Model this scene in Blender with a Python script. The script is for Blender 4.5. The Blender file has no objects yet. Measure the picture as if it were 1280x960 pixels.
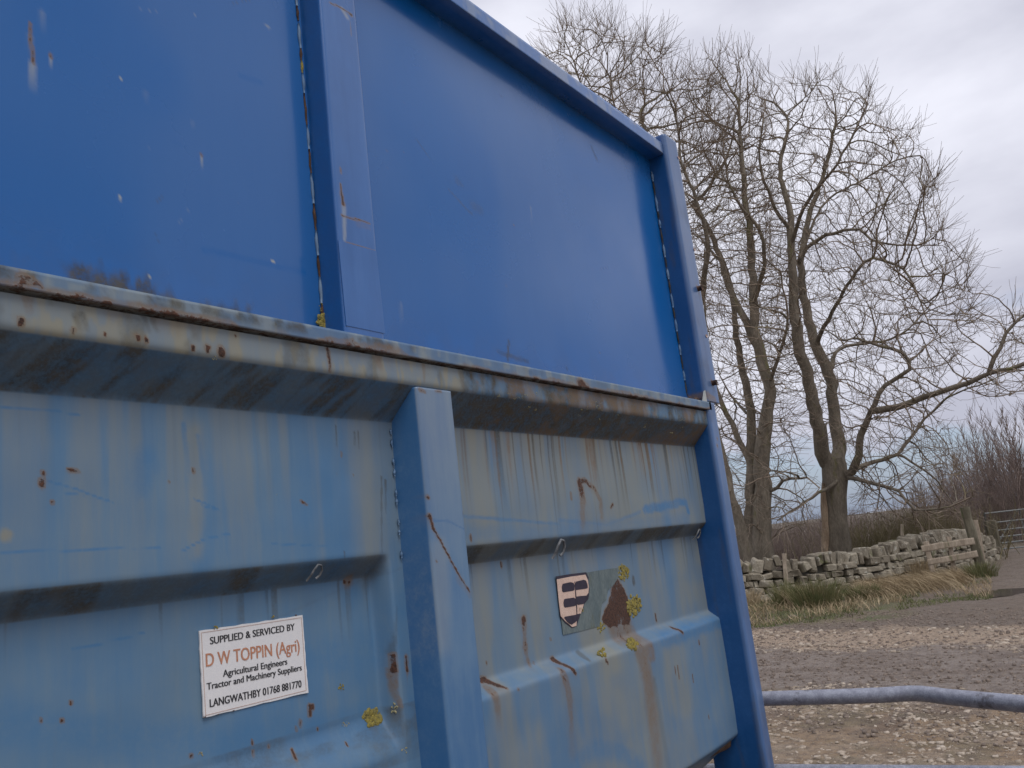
import bpy, bmesh, math, random
import numpy as np
from mathutils import Vector, Matrix, kdtree
R = math.radians
S = bpy.context.scene
COL = S.collection
random.seed(7)
rng = np.random.default_rng(7)

# ---------------------------------------------------------------- camera
H = 1.7                                     # eye height above the ground
F = 1040.0                                  # focal length in photo pixels (1280 wide)
def _n(v): return v / np.linalg.norm(v)
_X = _n(np.array([760, -122, -F])); _U = np.array([-600, 5128, -F], float); _U = _n(_U - (_U @ _X) * _X)
_Y = np.cross(_U, _X)
RM = np.array([_X, _Y, _U])                 # rows: world axes in camera space
cam = bpy.data.cameras.new('camera'); camo = bpy.data.objects.new('camera', cam); COL.objects.link(camo)
cam.sensor_width = 36; cam.lens = F / 1280 * 36; cam.clip_start = 0.02; cam.clip_end = 3000
camo.matrix_world = Matrix([list(RM[0]) + [0], list(RM[1]) + [0], list(RM[2]) + [H], [0, 0, 0, 1]])
S.camera = camo
S.render.resolution_x = 1024; S.render.resolution_y = 768

# ---------------------------------------------------------------- light
SUN_EL, SUN_AZ = R(58), R(-112)             # azimuth of the sun, measured from +X towards +Y
w = bpy.data.worlds.new('World'); S.world = w; w.use_nodes = True
nt = w.node_tree; N = nt.nodes; L = nt.links
for n_ in list(N): N.remove(n_)
out = N.new('ShaderNodeOutputWorld'); bg = N.new('ShaderNodeBackground'); L.new(bg.outputs[0], out.inputs[0])
sky = N.new('ShaderNodeTexSky'); sky.sky_type = 'NISHITA'; sky.sun_disc = False
sky.sun_elevation = SUN_EL; sky.sun_rotation = math.pi / 2 - SUN_AZ; sky.dust_density = 2.0
tc = N.new('ShaderNodeTexCoord')
sep = N.new('ShaderNodeSeparateXYZ'); L.new(tc.outputs['Generated'], sep.inputs[0])
mp = N.new('ShaderNodeMapping'); L.new(tc.outputs['Generated'], mp.inputs[0])
mp.inputs['Scale'].default_value = (1.0, 1.0, 2.6); mp.inputs['Location'].default_value = (3.1, 0.7, 0.4)
n1 = N.new('ShaderNodeTexNoise'); n1.inputs['Scale'].default_value = 2.3; n1.inputs['Detail'].default_value = 6; n1.inputs['Roughness'].default_value = .5
L.new(mp.outputs[0], n1.inputs['Vector'])
r1 = N.new('ShaderNodeValToRGB'); L.new(n1.outputs['Fac'], r1.inputs[0])
e = r1.color_ramp.elements
e[0].position = .34; e[0].color = (5.0, 5.1, 6.1, 1)
e[1].position = .60; e[1].color = (8.3, 8.4, 9.4, 1)
# holes in the cloud, low in the sky
n2 = N.new('ShaderNodeTexNoise'); n2.inputs['Scale'].default_value = 3.4; n2.inputs['Detail'].default_value = 5
L.new(mp.outputs[0], n2.inputs['Vector'])
low = N.new('ShaderNodeMapRange'); low.inputs['From Min'].default_value = .02; low.inputs['From Max'].default_value = .22
low.inputs['To Min'].default_value = .20; low.inputs['To Max'].default_value = -.06
L.new(sep.outputs['Z'], low.inputs['Value'])
ad = N.new('ShaderNodeMath'); ad.operation = 'ADD'; L.new(n2.outputs['Fac'], ad.inputs[0]); L.new(low.outputs[0], ad.inputs[1])
r2 = N.new('ShaderNodeMapRange'); r2.inputs['From Min'].default_value = .60; r2.inputs['From Max'].default_value = .72; r2.interpolation_type = 'SMOOTHSTEP'
L.new(ad.outputs[0], r2.inputs['Value'])
mx = N.new('ShaderNodeMix'); mx.data_type = 'RGBA'
L.new(r2.outputs[0], mx.inputs['Factor']); L.new(r1.outputs[0], mx.inputs['A'])
brt = N.new('ShaderNodeMix'); brt.data_type = 'RGBA'; brt.inputs['Factor'].default_value = .35
L.new(sky.outputs[0], brt.inputs['A']); brt.inputs['B'].default_value = (5.6, 6.9, 10.0, 1)
L.new(brt.outputs['Result'], mx.inputs['B'])
L.new(mx.outputs['Result'], bg.inputs['Color']); bg.inputs['Strength'].default_value = 0.1

sl = bpy.data.lights.new('sun', 'SUN'); sl.energy = 1.5; sl.angle = R(28); sl.color = (1, .975, .95)
so = bpy.data.objects.new('sun', sl); COL.objects.link(so)
sd = Vector((math.cos(SUN_AZ) * math.cos(SUN_EL), math.sin(SUN_AZ) * math.cos(SUN_EL), math.sin(SUN_EL)))
so.rotation_euler = sd.to_track_quat('Z', 'Y').to_euler(); so.location = (0, 0, 30)
S.view_settings.view_transform = 'Standard'; S.view_settings.look = 'None'
S.view_settings.exposure = 0.08; S.view_settings.gamma = 1
S.render.engine = 'CYCLES'

# ---------------------------------------------------------------- geometry helpers
def ray(px, py):
    return RM @ np.array([px - 640, -(py - 480), -F], float)
def P(px, py, y):                            # point on the plane y = const (side of the trailer)
    r = ray(px, py); t = y / r[1]; return Vector((r[0] * t, y, r[2] * t + H))
def G(px, py, z=0.0):                        # point on the ground
    r = ray(px, py); t = (z - H) / r[2]; return Vector((r[0] * t, r[1] * t, z))
def Dp(px, py, d):                           # point at horizontal distance d
    r = ray(px, py); t = d / math.hypot(r[0], r[1]); return Vector((r[0] * t, r[1] * t, r[2] * t + H))

def tag(o, label=None, cat=None, group=None, kind=None):
    if label: o['label'] = label
    if cat: o['category'] = cat
    if group: o['group'] = group
    if kind: o['kind'] = kind
    return o
def empty(name, loc=(0, 0, 0), rz=0):
    o = bpy.data.objects.new(name, None); COL.objects.link(o); o.location = loc; o.rotation_euler.z = rz
    o.empty_display_size = .2; return o
def link(name, me, mat, parent=None):
    o = bpy.data.objects.new(name, me); COL.objects.link(o)
    if mat is not None and len(me.materials) == 0: me.materials.append(mat)
    if parent is not None:
        o.parent = parent; o.matrix_parent_inverse = Matrix.Translation(-Vector(parent.location)) if parent.rotation_euler.z == 0 else parent_inv(parent)
    return o
def parent_inv(p):
    return (Matrix.Translation(p.location) @ Matrix.Rotation(p.rotation_euler.z, 4, 'Z')).inverted()
def mesh_np(name, V, Fc, smooth=False):
    """V (n,3) array, Fc (m,k) int array or list of lists"""
    me = bpy.data.meshes.new(name)
    V = np.asarray(V, dtype=np.float32)
    if isinstance(Fc, np.ndarray):
        k = Fc.shape[1]; m = Fc.shape[0]
        me.vertices.add(len(V)); me.vertices.foreach_set('co', V.ravel())
        me.loops.add(m * k); me.loops.foreach_set('vertex_index', Fc.astype(np.int32).ravel())
        me.polygons.add(m); me.polygons.foreach_set('loop_start', np.arange(0, m * k, k, dtype=np.int32))
        me.polygons.foreach_set('loop_total', np.full(m, k, dtype=np.int32))
        me.update(calc_edges=True)
    else:
        me.from_pydata([tuple(v) for v in V], [], Fc); me.update()
    if smooth: me.polygons.foreach_set('use_smooth', np.ones(len(me.polygons), dtype=bool))
    return me
def box_bm(x0, x1, y0, y1, z0, z1, bev=0.003, seg=2, bm=None):
    b = bmesh.new()
    v = [b.verts.new(p) for p in [(x0, y0, z0), (x1, y0, z0), (x1, y1, z0), (x0, y1, z0), (x0, y0, z1), (x1, y0, z1), (x1, y1, z1), (x0, y1, z1)]]
    for f in [(0, 3, 2, 1), (4, 5, 6, 7), (0, 1, 5, 4), (1, 2, 6, 5), (2, 3, 7, 6), (3, 0, 4, 7)]: b.faces.new([v[i] for i in f])
    if bev: bmesh.ops.bevel(b, geom=b.edges[:], offset=bev, segments=seg, affect='EDGES', profile=.5)
    return b
def bm_mesh(name, b, smooth=False):
    me = bpy.data.meshes.new(name); b.normal_update(); b.to_mesh(me); b.free()
    if smooth: me.polygons.foreach_set('use_smooth', np.ones(len(me.polygons), dtype=bool))
    return me
def box(name, x0, x1, y0, y1, z0, z1, mat, parent=None, bev=.003):
    return link(name, bm_mesh(name, box_bm(x0, x1, y0, y1, z0, z1, bev)), mat, parent)
def tube_arrays(pts, rad, sides=8, cap=True):
    pts = [Vector(p) for p in pts]; n = len(pts)
    V = []; Fq = []; up = None
    for i, p in enumerate(pts):
        t = (pts[min(i + 1, n - 1)] - pts[max(i - 1, 0)])
        if t.length < 1e-9: t = Vector((0, 0, 1))
        t.normalize()
        if up is None: up = Vector((0, 0, 1)) if abs(t.z) < .9 else Vector((1, 0, 0))
        a = t.cross(up)
        if a.length < 1e-6: a = t.orthogonal()
        a.normalize(); b = a.cross(t); b.normalize(); up = b
        r = rad[i] if hasattr(rad, '__len__') else rad
        for k in range(sides):
            an = 2 * math.pi * k / sides
            V.append(p + a * (math.cos(an) * r) + b * (math.sin(an) * r))
    for i in range(n - 1):
        for k in range(sides):
            k2 = (k + 1) % sides
            Fq.append([i * sides + k, i * sides + k2, (i + 1) * sides + k2, (i + 1) * sides + k])
    if cap:
        Fq.append([k for k in range(sides)]); Fq.append([(n - 1) * sides + k for k in reversed(range(sides))])
    return V, Fq
def tube(name, pts, rad, mat, parent=None, sides=12):
    V, Fq = tube_arrays(pts, rad, sides); return link(name, mesh_np(name, V, Fq, True), mat, parent)

# vectorised value noise for masks and relief
_PERM = rng.random((64, 64, 1)).squeeze()
def vnoise(x, y, seed=0):
    x = x + seed * 17.13; y = y + seed * 9.71
    xi = np.floor(x).astype(int); yi = np.floor(y).astype(int); fx = x - xi; fy = y - yi
    fx = fx * fx * (3 - 2 * fx); fy = fy * fy * (3 - 2 * fy)
    g = lambda a, b: _PERM[a % 64, b % 64]
    return (g(xi, yi) * (1 - fx) + g(xi + 1, yi) * fx) * (1 - fy) + (g(xi, yi + 1) * (1 - fx) + g(xi + 1, yi + 1) * fx) * fy
def fbm(x, y, o=4, seed=0):
    s = 0; a = .5; t = 0
    for i in range(o):
        s = s + a * vnoise(x * 2 ** i, y * 2 ** i, seed + i * 3); t += a; a *= .55
    return s / t
def sst(a, b, x):
    t = np.clip((x - a) / (b - a), 0, 1); return t * t * (3 - 2 * t)

# ---------------------------------------------------------------- material helpers
def newmat(name):
    m = bpy.data.materials.new(name); m.use_nodes = True
    return m, m.node_tree, m.node_tree.nodes['Principled BSDF']
def NN(t, ty, **kw):
    n = t.nodes.new(ty)
    for k, v in kw.items():
        if k in n.inputs: n.inputs[k].default_value = v
        else: setattr(n, k, v)
    return n
def coords(t, scale=(1, 1, 1), obj=True):
    g = NN(t, 'ShaderNodeNewGeometry'); m = NN(t, 'ShaderNodeMapping'); m.inputs['Scale'].default_value = scale
    t.links.new(g.outputs['Position'], m.inputs['Vector']); return m.outputs[0]
def noise(t, vec, scale, detail=4, rough=.55, dist=0):
    n = NN(t, 'ShaderNodeTexNoise', Scale=scale, Detail=detail, Roughness=rough, Distortion=dist)
    t.links.new(vec, n.inputs['Vector']); return n.outputs['Fac']
def rng_(t, v, a, b, c=0, d=1, smooth=True):
    n = NN(t, 'ShaderNodeMapRange'); n.inputs[1].default_value = a; n.inputs[2].default_value = b
    n.inputs[3].default_value = c; n.inputs[4].default_value = d
    if smooth: n.interpolation_type = 'SMOOTHSTEP'
    t.links.new(v, n.inputs[0]); return n.outputs[0]
def mixc(t, f, a, b, mode='MIX'):
    n = NN(t, 'ShaderNodeMix', data_type='RGBA', blend_type=mode)
    for k, v in (('Factor', f), ('A', a), ('B', b)):
        s = [i for i in n.inputs if i.name == k and (i.type == 'RGBA' if k != 'Factor' else i.type == 'VALUE')][0]
        if isinstance(v, (tuple, list)): s.default_value = (*v, 1)[:4]
        elif isinstance(v, (int, float)): s.default_value = v
        else: t.links.new(v, s)
    return [o for o in n.outputs if o.type == 'RGBA'][0]
def math_(t, op, a, b=None):
    n = NN(t, 'ShaderNodeMath', operation=op)
    for i, v in enumerate((a, b)):
        if v is None: continue
        if isinstance(v, (int, float)): n.inputs[i].default_value = v
        else: t.links.new(v, n.inputs[i])
    return n.outputs[0]
def bump(t, p, h, st=.3, dist=.01):
    b = NN(t, 'ShaderNodeBump', Strength=st, Distance=dist); t.links.new(h, b.inputs['Height']); t.links.new(b.outputs[0], p.inputs['Normal'])
def attr(t, name='wear'):
    a = NN(t, 'ShaderNodeAttribute', attribute_name=name); s = NN(t, 'ShaderNodeSeparateColor'); t.links.new(a.outputs['Color'], s.inputs[0])
    return s.outputs[0], s.outputs[1], s.outputs[2], a.outputs['Alpha']

def paint_mat(name, base, faded, fade_lo, fade_hi, rough=.35, wear=True, streak=.5, dirt=(.10, .095, .065), chalk=(.36, .37, .33), coat=.0, spec=.5, bst=.5):
    """weathered blue enamel. wear attribute: R rust, G grime and painted shade, B fresh paint, A pale chalky run"""
    m, t, p = newmat(name)
    c1 = coords(t); cs = coords(t, (1, 1, .12))
    nb = noise(t, c1, 3.5, 5, .6); ns = noise(t, cs, 26, 5, .65); nf = noise(t, c1, 180, 3, .7); nm = noise(t, c1, 40, 4, .6)
    fd = rng_(t, math_(t, 'ADD', math_(t, 'MULTIPLY', nb, .6), math_(t, 'MULTIPLY', ns, .4)), .32, .68, fade_lo, fade_hi)
    col = mixc(t, fd, base, faded)
    # vertical weather runs
    run = rng_(t, ns, .52, .78, 0, streak)
    col = mixc(t, run, col, chalk)
    run2 = rng_(t, noise(t, coords(t, (1, 1, .045)), 60, 4, .7), .58, .8, 0, streak * .8)
    col = mixc(t, run2, col, dirt)
    if wear:
        ru, gr, fr, ch = attr(t)
        brk = math_(t, 'ADD', math_(t, 'MULTIPLY', nm, .55), math_(t, 'MULTIPLY', nf, .45))
        chm = math_(t, 'MULTIPLY', ch, rng_(t, ns, .3, .6, 1 - 1.6 * streak if streak > .1 else .9, 1)); col = mixc(t, chm, col, chalk)
        frm = math_(t, 'MULTIPLY', fr, rng_(t, brk, .3, .6, .5, 1)); col = mixc(t, frm, col, base)
        grm = math_(t, 'MULTIPLY', gr, rng_(t, brk, .32, .62, .45, 1.0)); col = mixc(t, grm, col, mixc(t, rng_(t, nm, .35, .65), (.034, .032, .024), (.072, .062, .042)))
        # faint halo of rust water, then the hard-edged rust itself
        halo = rng_(t, ru, .03, .55, 0, .88); halo = math_(t, 'MULTIPLY', halo, rng_(t, brk, .3, .7, .45, 1)); col = mixc(t, halo, col, (.165, .108, .062))
        core = rng_(t, math_(t, 'ADD', ru, math_(t, 'MULTIPLY', math_(t, 'SUBTRACT', brk, .5), 1.7)), .68, .92)
        rc = mixc(t, rng_(t, nf, .35, .65), (.030, .017, .013), (.095, .043, .027)); col = mixc(t, core, col, rc)
        rr = math_(t, 'MAXIMUM', core, math_(t, 'MULTIPLY', gr, .8))
        ro = NN(t, 'ShaderNodeMapRange'); ro.inputs[3].default_value = rough; ro.inputs[4].default_value = .9
        t.links.new(rr, ro.inputs[0])
        rfin = math_(t, 'ADD', ro.outputs[0], rng_(t, nb, .3, .7, -.05, .08)); t.links.new(rfin, p.inputs['Roughness'])
        hh = math_(t, 'ADD', math_(t, 'MULTIPLY', core, nf), math_(t, 'MULTIPLY', nm, .12)); bump(t, p, hh, bst, .0025)
    else:
        t.links.new(math_(t, 'ADD', rng_(t, nb, .3, .7, -.05, .08), rough), p.inputs['Roughness']); bump(t, p, nm, .08, .002)
    t.links.new(col, p.inputs['Base Color'])
    p.inputs['Specular IOR Level'].default_value = spec
    p.inputs['Coat Weight'].default_value = coat; p.inputs['Coat Roughness'].default_value = .12
    return m
UP = paint_mat('blue_gloss_paint', (.0005, .100, .345), (.001, .105, .355), .0, .9, .22, True, .0, coat=.36, spec=.30, bst=.0)
UPR = paint_mat('blue_frame_paint', (.002, .080, .28), (.020, .125, .38), .1, 1, .30, True, .04, coat=.5, bst=.15)
LOW = paint_mat('faded_blue_sheet', (.044, .158, .325), (.122, .205, .287), .2, 1.0, .5, True, .16, chalk=(.235, .228, .175))
LOWR = paint_mat('faded_blue_rib', (.035, .13, .30), (.128, .225, .345), .1, 1, .42, True, .12, chalk=(.27, .28, .27))
POST = paint_mat('blue_post_paint', (.003, .062, .21), (.030, .125, .34), .1, 1, .38, True, .05, coat=.3)
RAILM = paint_mat('weathered_rail_paint', (.05, .125, .26), (.125, .19, .26), .2, 1, .5, True, .3, chalk=(.25, .27, .24))

def simple(name, c1, c2, scale=20, rough=.7, bst=.4, bd=.004, metal=0, stretch=(1, 1, 1), c3=None):
    m, t, p = newmat(name); c = coords(t, stretch)
    a = noise(t, c, scale, 6, .62); b = noise(t, c, scale * 6, 4, .65)
    col = mixc(t, rng_(t, a, .32, .68), c1, c2)
    col = mixc(t, rng_(t, b, .3, .7, 0, .5), col, tuple(x * .45 for x in c1))
    if c3: col = mixc(t, rng_(t, noise(t, c, scale * .37, 5, .7), .56, .68), col, c3)
    t.links.new(col, p.inputs['Base Color']); p.inputs['Roughness'].default_value = rough; p.inputs['Metallic'].default_value = metal
    bump(t, p, math_(t, 'ADD', a, math_(t, 'MULTIPLY', b, .5)), bst, bd); return m
RUST = simple('rust', (.045, .022, .015), (.12, .06, .035), 60, .9, .6, .002)
DARK = simple('underside_dark', (.03, .03, .03), (.07, .055, .04), 12, .9)
LICH = simple('yellow_lichen', (.36, .29, .06), (.20, .18, .07), 120, .95, .9, .004)
LICHP = simple('pale_lichen', (.42, .38, .22), (.28, .27, .16), 120, .95, .9, .004)
GALV = simple('galvanised_steel', (.26, .27, .33), (.40, .42, .49), 45, .5, .3, .001, .35, c3=(.13, .13, .15))
WOOD = simple('weathered_wood', (.30, .24, .175), (.46, .38, .29), 9, .9, .7, .01, stretch=(1, 1, .2), c3=(.13, .13, .06))
WOODD = simple('dark_mossy_wood', (.10, .085, .055), (.19, .17, .12), 9, .9, .7, .01, stretch=(1, 1, .2), c3=(.10, .115, .04))
BARK = simple('grey_brown_bark', (.145, .12, .09), (.27, .23, .175), 5, .95, 1.0, .05, stretch=(1, 1, .3), c3=(.15, .14, .055))
TWIG = simple('twig_bark', (.19, .145, .105), (.32, .25, .185), 3, .9, .2, .01, c3=(.19, .165, .07))
SHRUB = simple('purple_brown_twigs', (.20, .15, .13), (.32, .245, .205), .8, .9, .2, .01, c3=(.20, .155, .09))
DEADG = simple('dead_grass', (.34, .255, .145), (.52, .415, .27), 2.5, .9, .2, .01)
GREENG = simple('green_grass', (.09, .115, .035), (.18, .18, .07), 2.5, .9, .2, .01)
RUSHG = simple('rush_green', (.10, .13, .04), (.22, .17, .08), 3, .85, .2, .01)
PEBBLE = simple('limestone_pebble', (.29, .23, .17), (.55, .47, .38), 6, .9, .4, .004)
CLOD = simple('mud_clod', (.15, .115, .09), (.29, .23, .185), 8, .8, .5, .01)
def stone_mat(name, c1, c2):
    m, t, p = newmat(name); c = coords(t)
    oi = NN(t, 'ShaderNodeObjectInfo')
    a = noise(t, c, 7, 6, .65); b = noise(t, c, 45, 4, .7); g = noise(t, c, 3.2, 5, .6)
    col = mixc(t, rng_(t, a, .3, .7), c1, c2)
    col = mixc(t, rng_(t, oi.outputs['Random'], 0, 1, 0, .8, False), col, (.17, .14, .10))
    col = mixc(t, rng_(t, b, .3, .75, 0, .5), col, (.11, .10, .075))
    col = mixc(t, rng_(t, g, .58, .70, 0, .7), col, (.12, .125, .05))
    col = mixc(t, rng_(t, noise(t, c, 11, 3, .5), .62, .7, 0, .6), col, (.50, .49, .42))
    t.links.new(col, p.inputs['Base Color']); p.inputs['Roughness'].default_value = .92
    bump(t, p, math_(t, 'ADD', a, math_(t, 'MULTIPLY', b, .4)), .8, .03); return m
STONE = stone_mat('wall_stone', (.24, .205, .15), (.47, .42, .33))
WHITE = simple('sign_white', (.78, .78, .79), (.84, .83, .82), 260, .5, .1, .0005)
INK = simple('sign_black_ink', (.02, .02, .025), (.035, .035, .04), 80, .5, .05, .0002)
ORANGE = simple('sign_faded_red_ink', (.50, .21, .12), (.58, .29, .18), 80, .55, .05, .0002)
PINK = simple('badge_faded_cream', (.66, .47, .38), (.74, .56, .46), 60, .6, .1, .0003)
NAVY = simple('badge_dark_navy', (.018, .014, .03), (.035, .025, .05), 80, .5, .1, .0003)
GHOST = simple('old_sticker_film', (.10, .14, .15), (.16, .20, .20), 45, .6, .3, .001, stretch=(1, 1, .3), c3=(.09, .10, .06))

# ---------------------------------------------------------------- marks on paintwork (stains, rust, chips)
class Marks:
    def __init__(s): s.l = []
    def add(s, ch, pts, y, w0, w1=None, a=1.0, soft=1.0, a1=None):
        """polyline in photo pixels on plane y, half width in metres at start / end"""
        q = [P(px, py, y) for px, py in pts]
        s.l.append((ch, [(v.x, v.z) for v in q], w0, w1 if w1 is not None else w0, a, soft, a if a1 is None else a1))
        if ch == 0 and a > .7: s.l.append((ch, [(v.x, v.z - w0 * .6) for v in q], w0 * 1.7, (w1 or w0) * 2.0, .26, 1.6, .2))
    def spot(s, ch, px, py, y, w, h=None, a=1.0, soft=.8):
        c = P(px, py, y); h = h or w
        s.l.append((ch, [(c.x, c.z + max(h - w, 0)), (c.x, c.z - max(h - w, 0) - 1e-5)], w, w, a, soft, a))
        if ch == 0 and a > .7: s.l.append((ch, [(c.x, c.z), (c.x, c.z - h * 1.5)], w * 1.6, w * 1.2, .3, 1.8, .12))
    def poly(s, ch, pts, y, a=1.0, soft=.006):
        if not hasattr(s, 'pl'): s.pl = []
        q = [P(px, py, y) for px, py in pts]; s.pl.append((ch, [(v.x, v.z) for v in q], a, soft))
    def bake(s, X, Z):
        W = np.zeros((len(X), 4), np.float32)
        for ch, q, a0, soft in getattr(s, 'pl', []):
            xs = [p[0] for p in q]; zs = [p[1] for p in q]; m = soft * 2
            idx = np.where((X > min(xs) - m) & (X < max(xs) + m) & (Z > min(zs) - m) & (Z < max(zs) + m))[0]
            x = X[idx] + (fbm(X[idx] * 70, Z[idx] * 70, 3, 5) - .5) * .012; z = Z[idx] + (fbm(X[idx] * 70, Z[idx] * 70, 3, 9) - .5) * .012
            ins_ = np.zeros(len(idx), bool); dm = np.full(len(idx), 9.0)
            for i in range(len(q)):
                (ax, az), (bx, bz) = q[i], q[(i + 1) % len(q)]
                c_ = ((az > z) != (bz > z)) & (x < (bx - ax) * (z - az) / (bz - az + 1e-12) + ax); ins_ ^= c_
                dx, dz = bx - ax, bz - az; t = np.clip(((x - ax) * dx + (z - az) * dz) / (dx * dx + dz * dz + 1e-12), 0, 1); dm = np.minimum(dm, np.hypot(x - ax - t * dx, z - az - t * dz))
            sd_ = np.where(ins_, dm, -dm); W[idx, ch] = np.maximum(W[idx, ch], a0 * sst(-soft, soft, sd_))
        for ch, q, w0, w1, a0, soft, a1 in s.l:
            xs = [p[0] for p in q]; zs = [p[1] for p in q]; m = max(w0, w1) * (1 + soft) + .004
            idx = np.where((X > min(xs) - m) & (X < max(xs) + m) & (Z > min(zs) - m) & (Z < max(zs) + m))[0]
            if len(idx) == 0: continue
            x = X[idx] + (fbm(X[idx] * 60, Z[idx] * 60, 3, 5) - .5) * min(w0, .01) * 1.2; z = Z[idx] + (fbm(X[idx] * 60, Z[idx] * 60, 3, 9) - .5) * min(w0, .01) * 1.2
            best = np.zeros(len(idx)); tot = sum(math.dist(q[i], q[i + 1]) for i in range(len(q) - 1)) + 1e-9; acc = 0
            for i in range(len(q) - 1):
                ax, az = q[i]; bx, bz = q[i + 1]; dx, dz = bx - ax, bz - az; ll = dx * dx + dz * dz + 1e-12
                t = np.clip(((x - ax) * dx + (z - az) * dz) / ll, 0, 1)
                d = np.hypot(x - ax - t * dx, z - az - t * dz); u = (acc + t * math.sqrt(ll)) / tot; acc += math.sqrt(ll)
                wd = w0 + (w1 - w0) * u; av = a0 + (a1 - a0) * u
                best = np.maximum(best, av * (1 - sst(wd * (1 - soft * .5), wd * (1 + soft), d)))
            W[idx, ch] = np.maximum(W[idx, ch], best)
        return W
RU, GR, FR, CH = 0, 1, 2, 3
def grid_obj(name, xs, prof, mat, parent, yfun=None, marks=None, extra=None, smooth=True, flipn=False):
    """sheet with columns at xs and a (y,z) profile; yfun(X,Z,Y)->Y ; extra(X,Y,Z,W) edits the wear masks"""
    xs = np.asarray(xs); prof = np.asarray(prof); nx, npf = len(xs), len(prof)
    X = np.repeat(xs, npf); Y = np.tile(prof[:, 0], nx); Z = np.tile(prof[:, 1], nx)
    if yfun is not None: Y = yfun(X, Z, Y)
    V = np.stack([X, Y, Z], 1)
    i, j = np.meshgrid(np.arange(nx - 1), np.arange(npf - 1), indexing='ij'); a = (i * npf + j).ravel()
    Fq = np.stack([a, a + 1, a + npf + 1, a + npf], 1)          # profile runs downward: faces towards -y
    if flipn: Fq = Fq[:, ::-1]
    me = mesh_np(name, V, Fq, smooth)
    W = marks.bake(X, Z) if marks else np.zeros((len(X), 4), np.float32)
    if extra is not None: extra(X, Y, Z, W)
    at = me.color_attributes.new('wear', 'FLOAT_COLOR', 'POINT'); at.data.foreach_set('color', np.clip(W, 0, 1).ravel())
    return link(name, me, mat, parent)
def resample(poly, step, fillet=.006):
    out_ = []
    for i in range(len(poly) - 1):
        a, b = np.array(poly[i]), np.array(poly[i + 1]); n = max(1, int(np.linalg.norm(b - a) / step))
        for k in range(n): out_.append(a + (b - a) * k / n)
    out_.append(np.array(poly[-1])); o = np.array(out_)
    for _ in range(int(fillet / step * 2) + 1): o[1:-1] = o[1:-1] * .5 + (o[:-2] + o[2:]) * .25
    return o
def wear_box(name, x0, x1, y0, y1, z0, z1, mat, parent, marks=None, extra=None, step=.004, bev=.005, faces='FB'):
    """box section whose front (y0), left end, bottom and top are finely divided so that stains can be laid on them"""
    loop = [(x0, y1), (x0, y0), (x1, y0), (x1, y1)]
    pts = resample([(a, b) for a, b in loop], step, bev)
    zs = np.concatenate([np.arange(z1, z0, -step), [z0]])
    n, k = len(pts), len(zs)
    X = np.repeat(pts[:, 0], k); Y = np.repeat(pts[:, 1], k); Z = np.tile(zs, n)
    i, j = np.meshgrid(np.arange(n - 1), np.arange(k - 1), indexing='ij'); a = (i * k + j).ravel()
    Fq = [list(r) for r in np.stack([a, a + 1, a + k + 1, a + k], 1)]
    Fq.append([int(q * k) for q in range(n)][::1]); Fq.append([int(q * k + k - 1) for q in range(n)][::-1])
    me = mesh_np(name, np.stack([X, Y, Z], 1), Fq, True)
    me.polygons[len(me.polygons) - 1].use_smooth = False; me.polygons[len(me.polygons) - 2].use_smooth = False
    W = marks.bake(X, Z) if marks else np.zeros((len(X), 4), np.float32)
    if extra is not None: extra(X, Y, Z, W)
    at = me.color_attributes.new('wear', 'FLOAT_COLOR', 'POINT'); at.data.foreach_set('color', np.clip(W, 0, 1).ravel())
    return link(name, me, mat, parent)

# ================================================================ THE TRAILER
YA, YB, YC = 1.10, 1.14, 1.105               # depths of the three bands of the lower side
YF = 1.040                                   # front of ribs / top strip
XE = 2.575                                   # inner face of the corner post
trailer = empty('silage_trailer', (1.0, 2.2, 0))
tag(trailer, 'tall blue farm trailer with a faded, rust streaked ribbed lower side and glossy upper panels', 'trailer')

mk = Marks()
# --- rust spots and chips, left bay
for px, py, r, h in [(45, 595, .003, .004), (43, 607, .0042, .006), (56, 630, .002, .003), (232, 590, .0024, .004), (201, 605, .0015, .002), (99, 879, .0022, .003), (61, 901, .002, .003), (87, 901, .0022, .003),
                     (385, 905, .003, .006), (397, 888, .0045, .009), (401, 884, .003, .005), (373, 943, .003, .009), (325, 928, .002, .004), (345, 933, .0025, .003), (250, 946, .003, .004), (418, 570, .0015, .006), (433, 596, .0012, .002), (412, 594, .0012, .003),
                     (380, 912, .002, .004), (326, 942, .002, .006), (407, 912, .002, .003), (437, 930, .0018, .004)]:
    mk.spot(RU, px, py, 1.12, r * .8, h, 1.0, .9)
mk.add(RU, [(86, 587), (97, 589)], 1.1, .0022, .0016); mk.add(RU, [(377, 626), (384, 631)], 1.1, .002, .001)
mk.spot(CH, 8, 669, 1.1, .007, .007, .9)
mk.add(RU, [(477, 818), (478, 838)], 1.14, .0030, .0036, 1, .5); mk.add(RU, [(477, 836), (480, 868), (484, 884)], 1.14, .0032, .0022, .68, .9, .55)
mk.add(RU, [(489, 822), (490, 838)], 1.14, .0035, .003); mk.add(RU, [(490, 838), (491, 860)], 1.14, .002, .001, .5, 1, .1)
mk.add(GR, [(478, 760), (476, 815)], 1.14, .002, .003, .2, 1, .5)
mk.add(GR, [(466, 900), (462, 925)], 1.14, .012, .016, .75, 1, .25); mk.add(GR, [(491, 888), (494, 925)], 1.12, .006, .008, .7, 1, .2)
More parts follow.
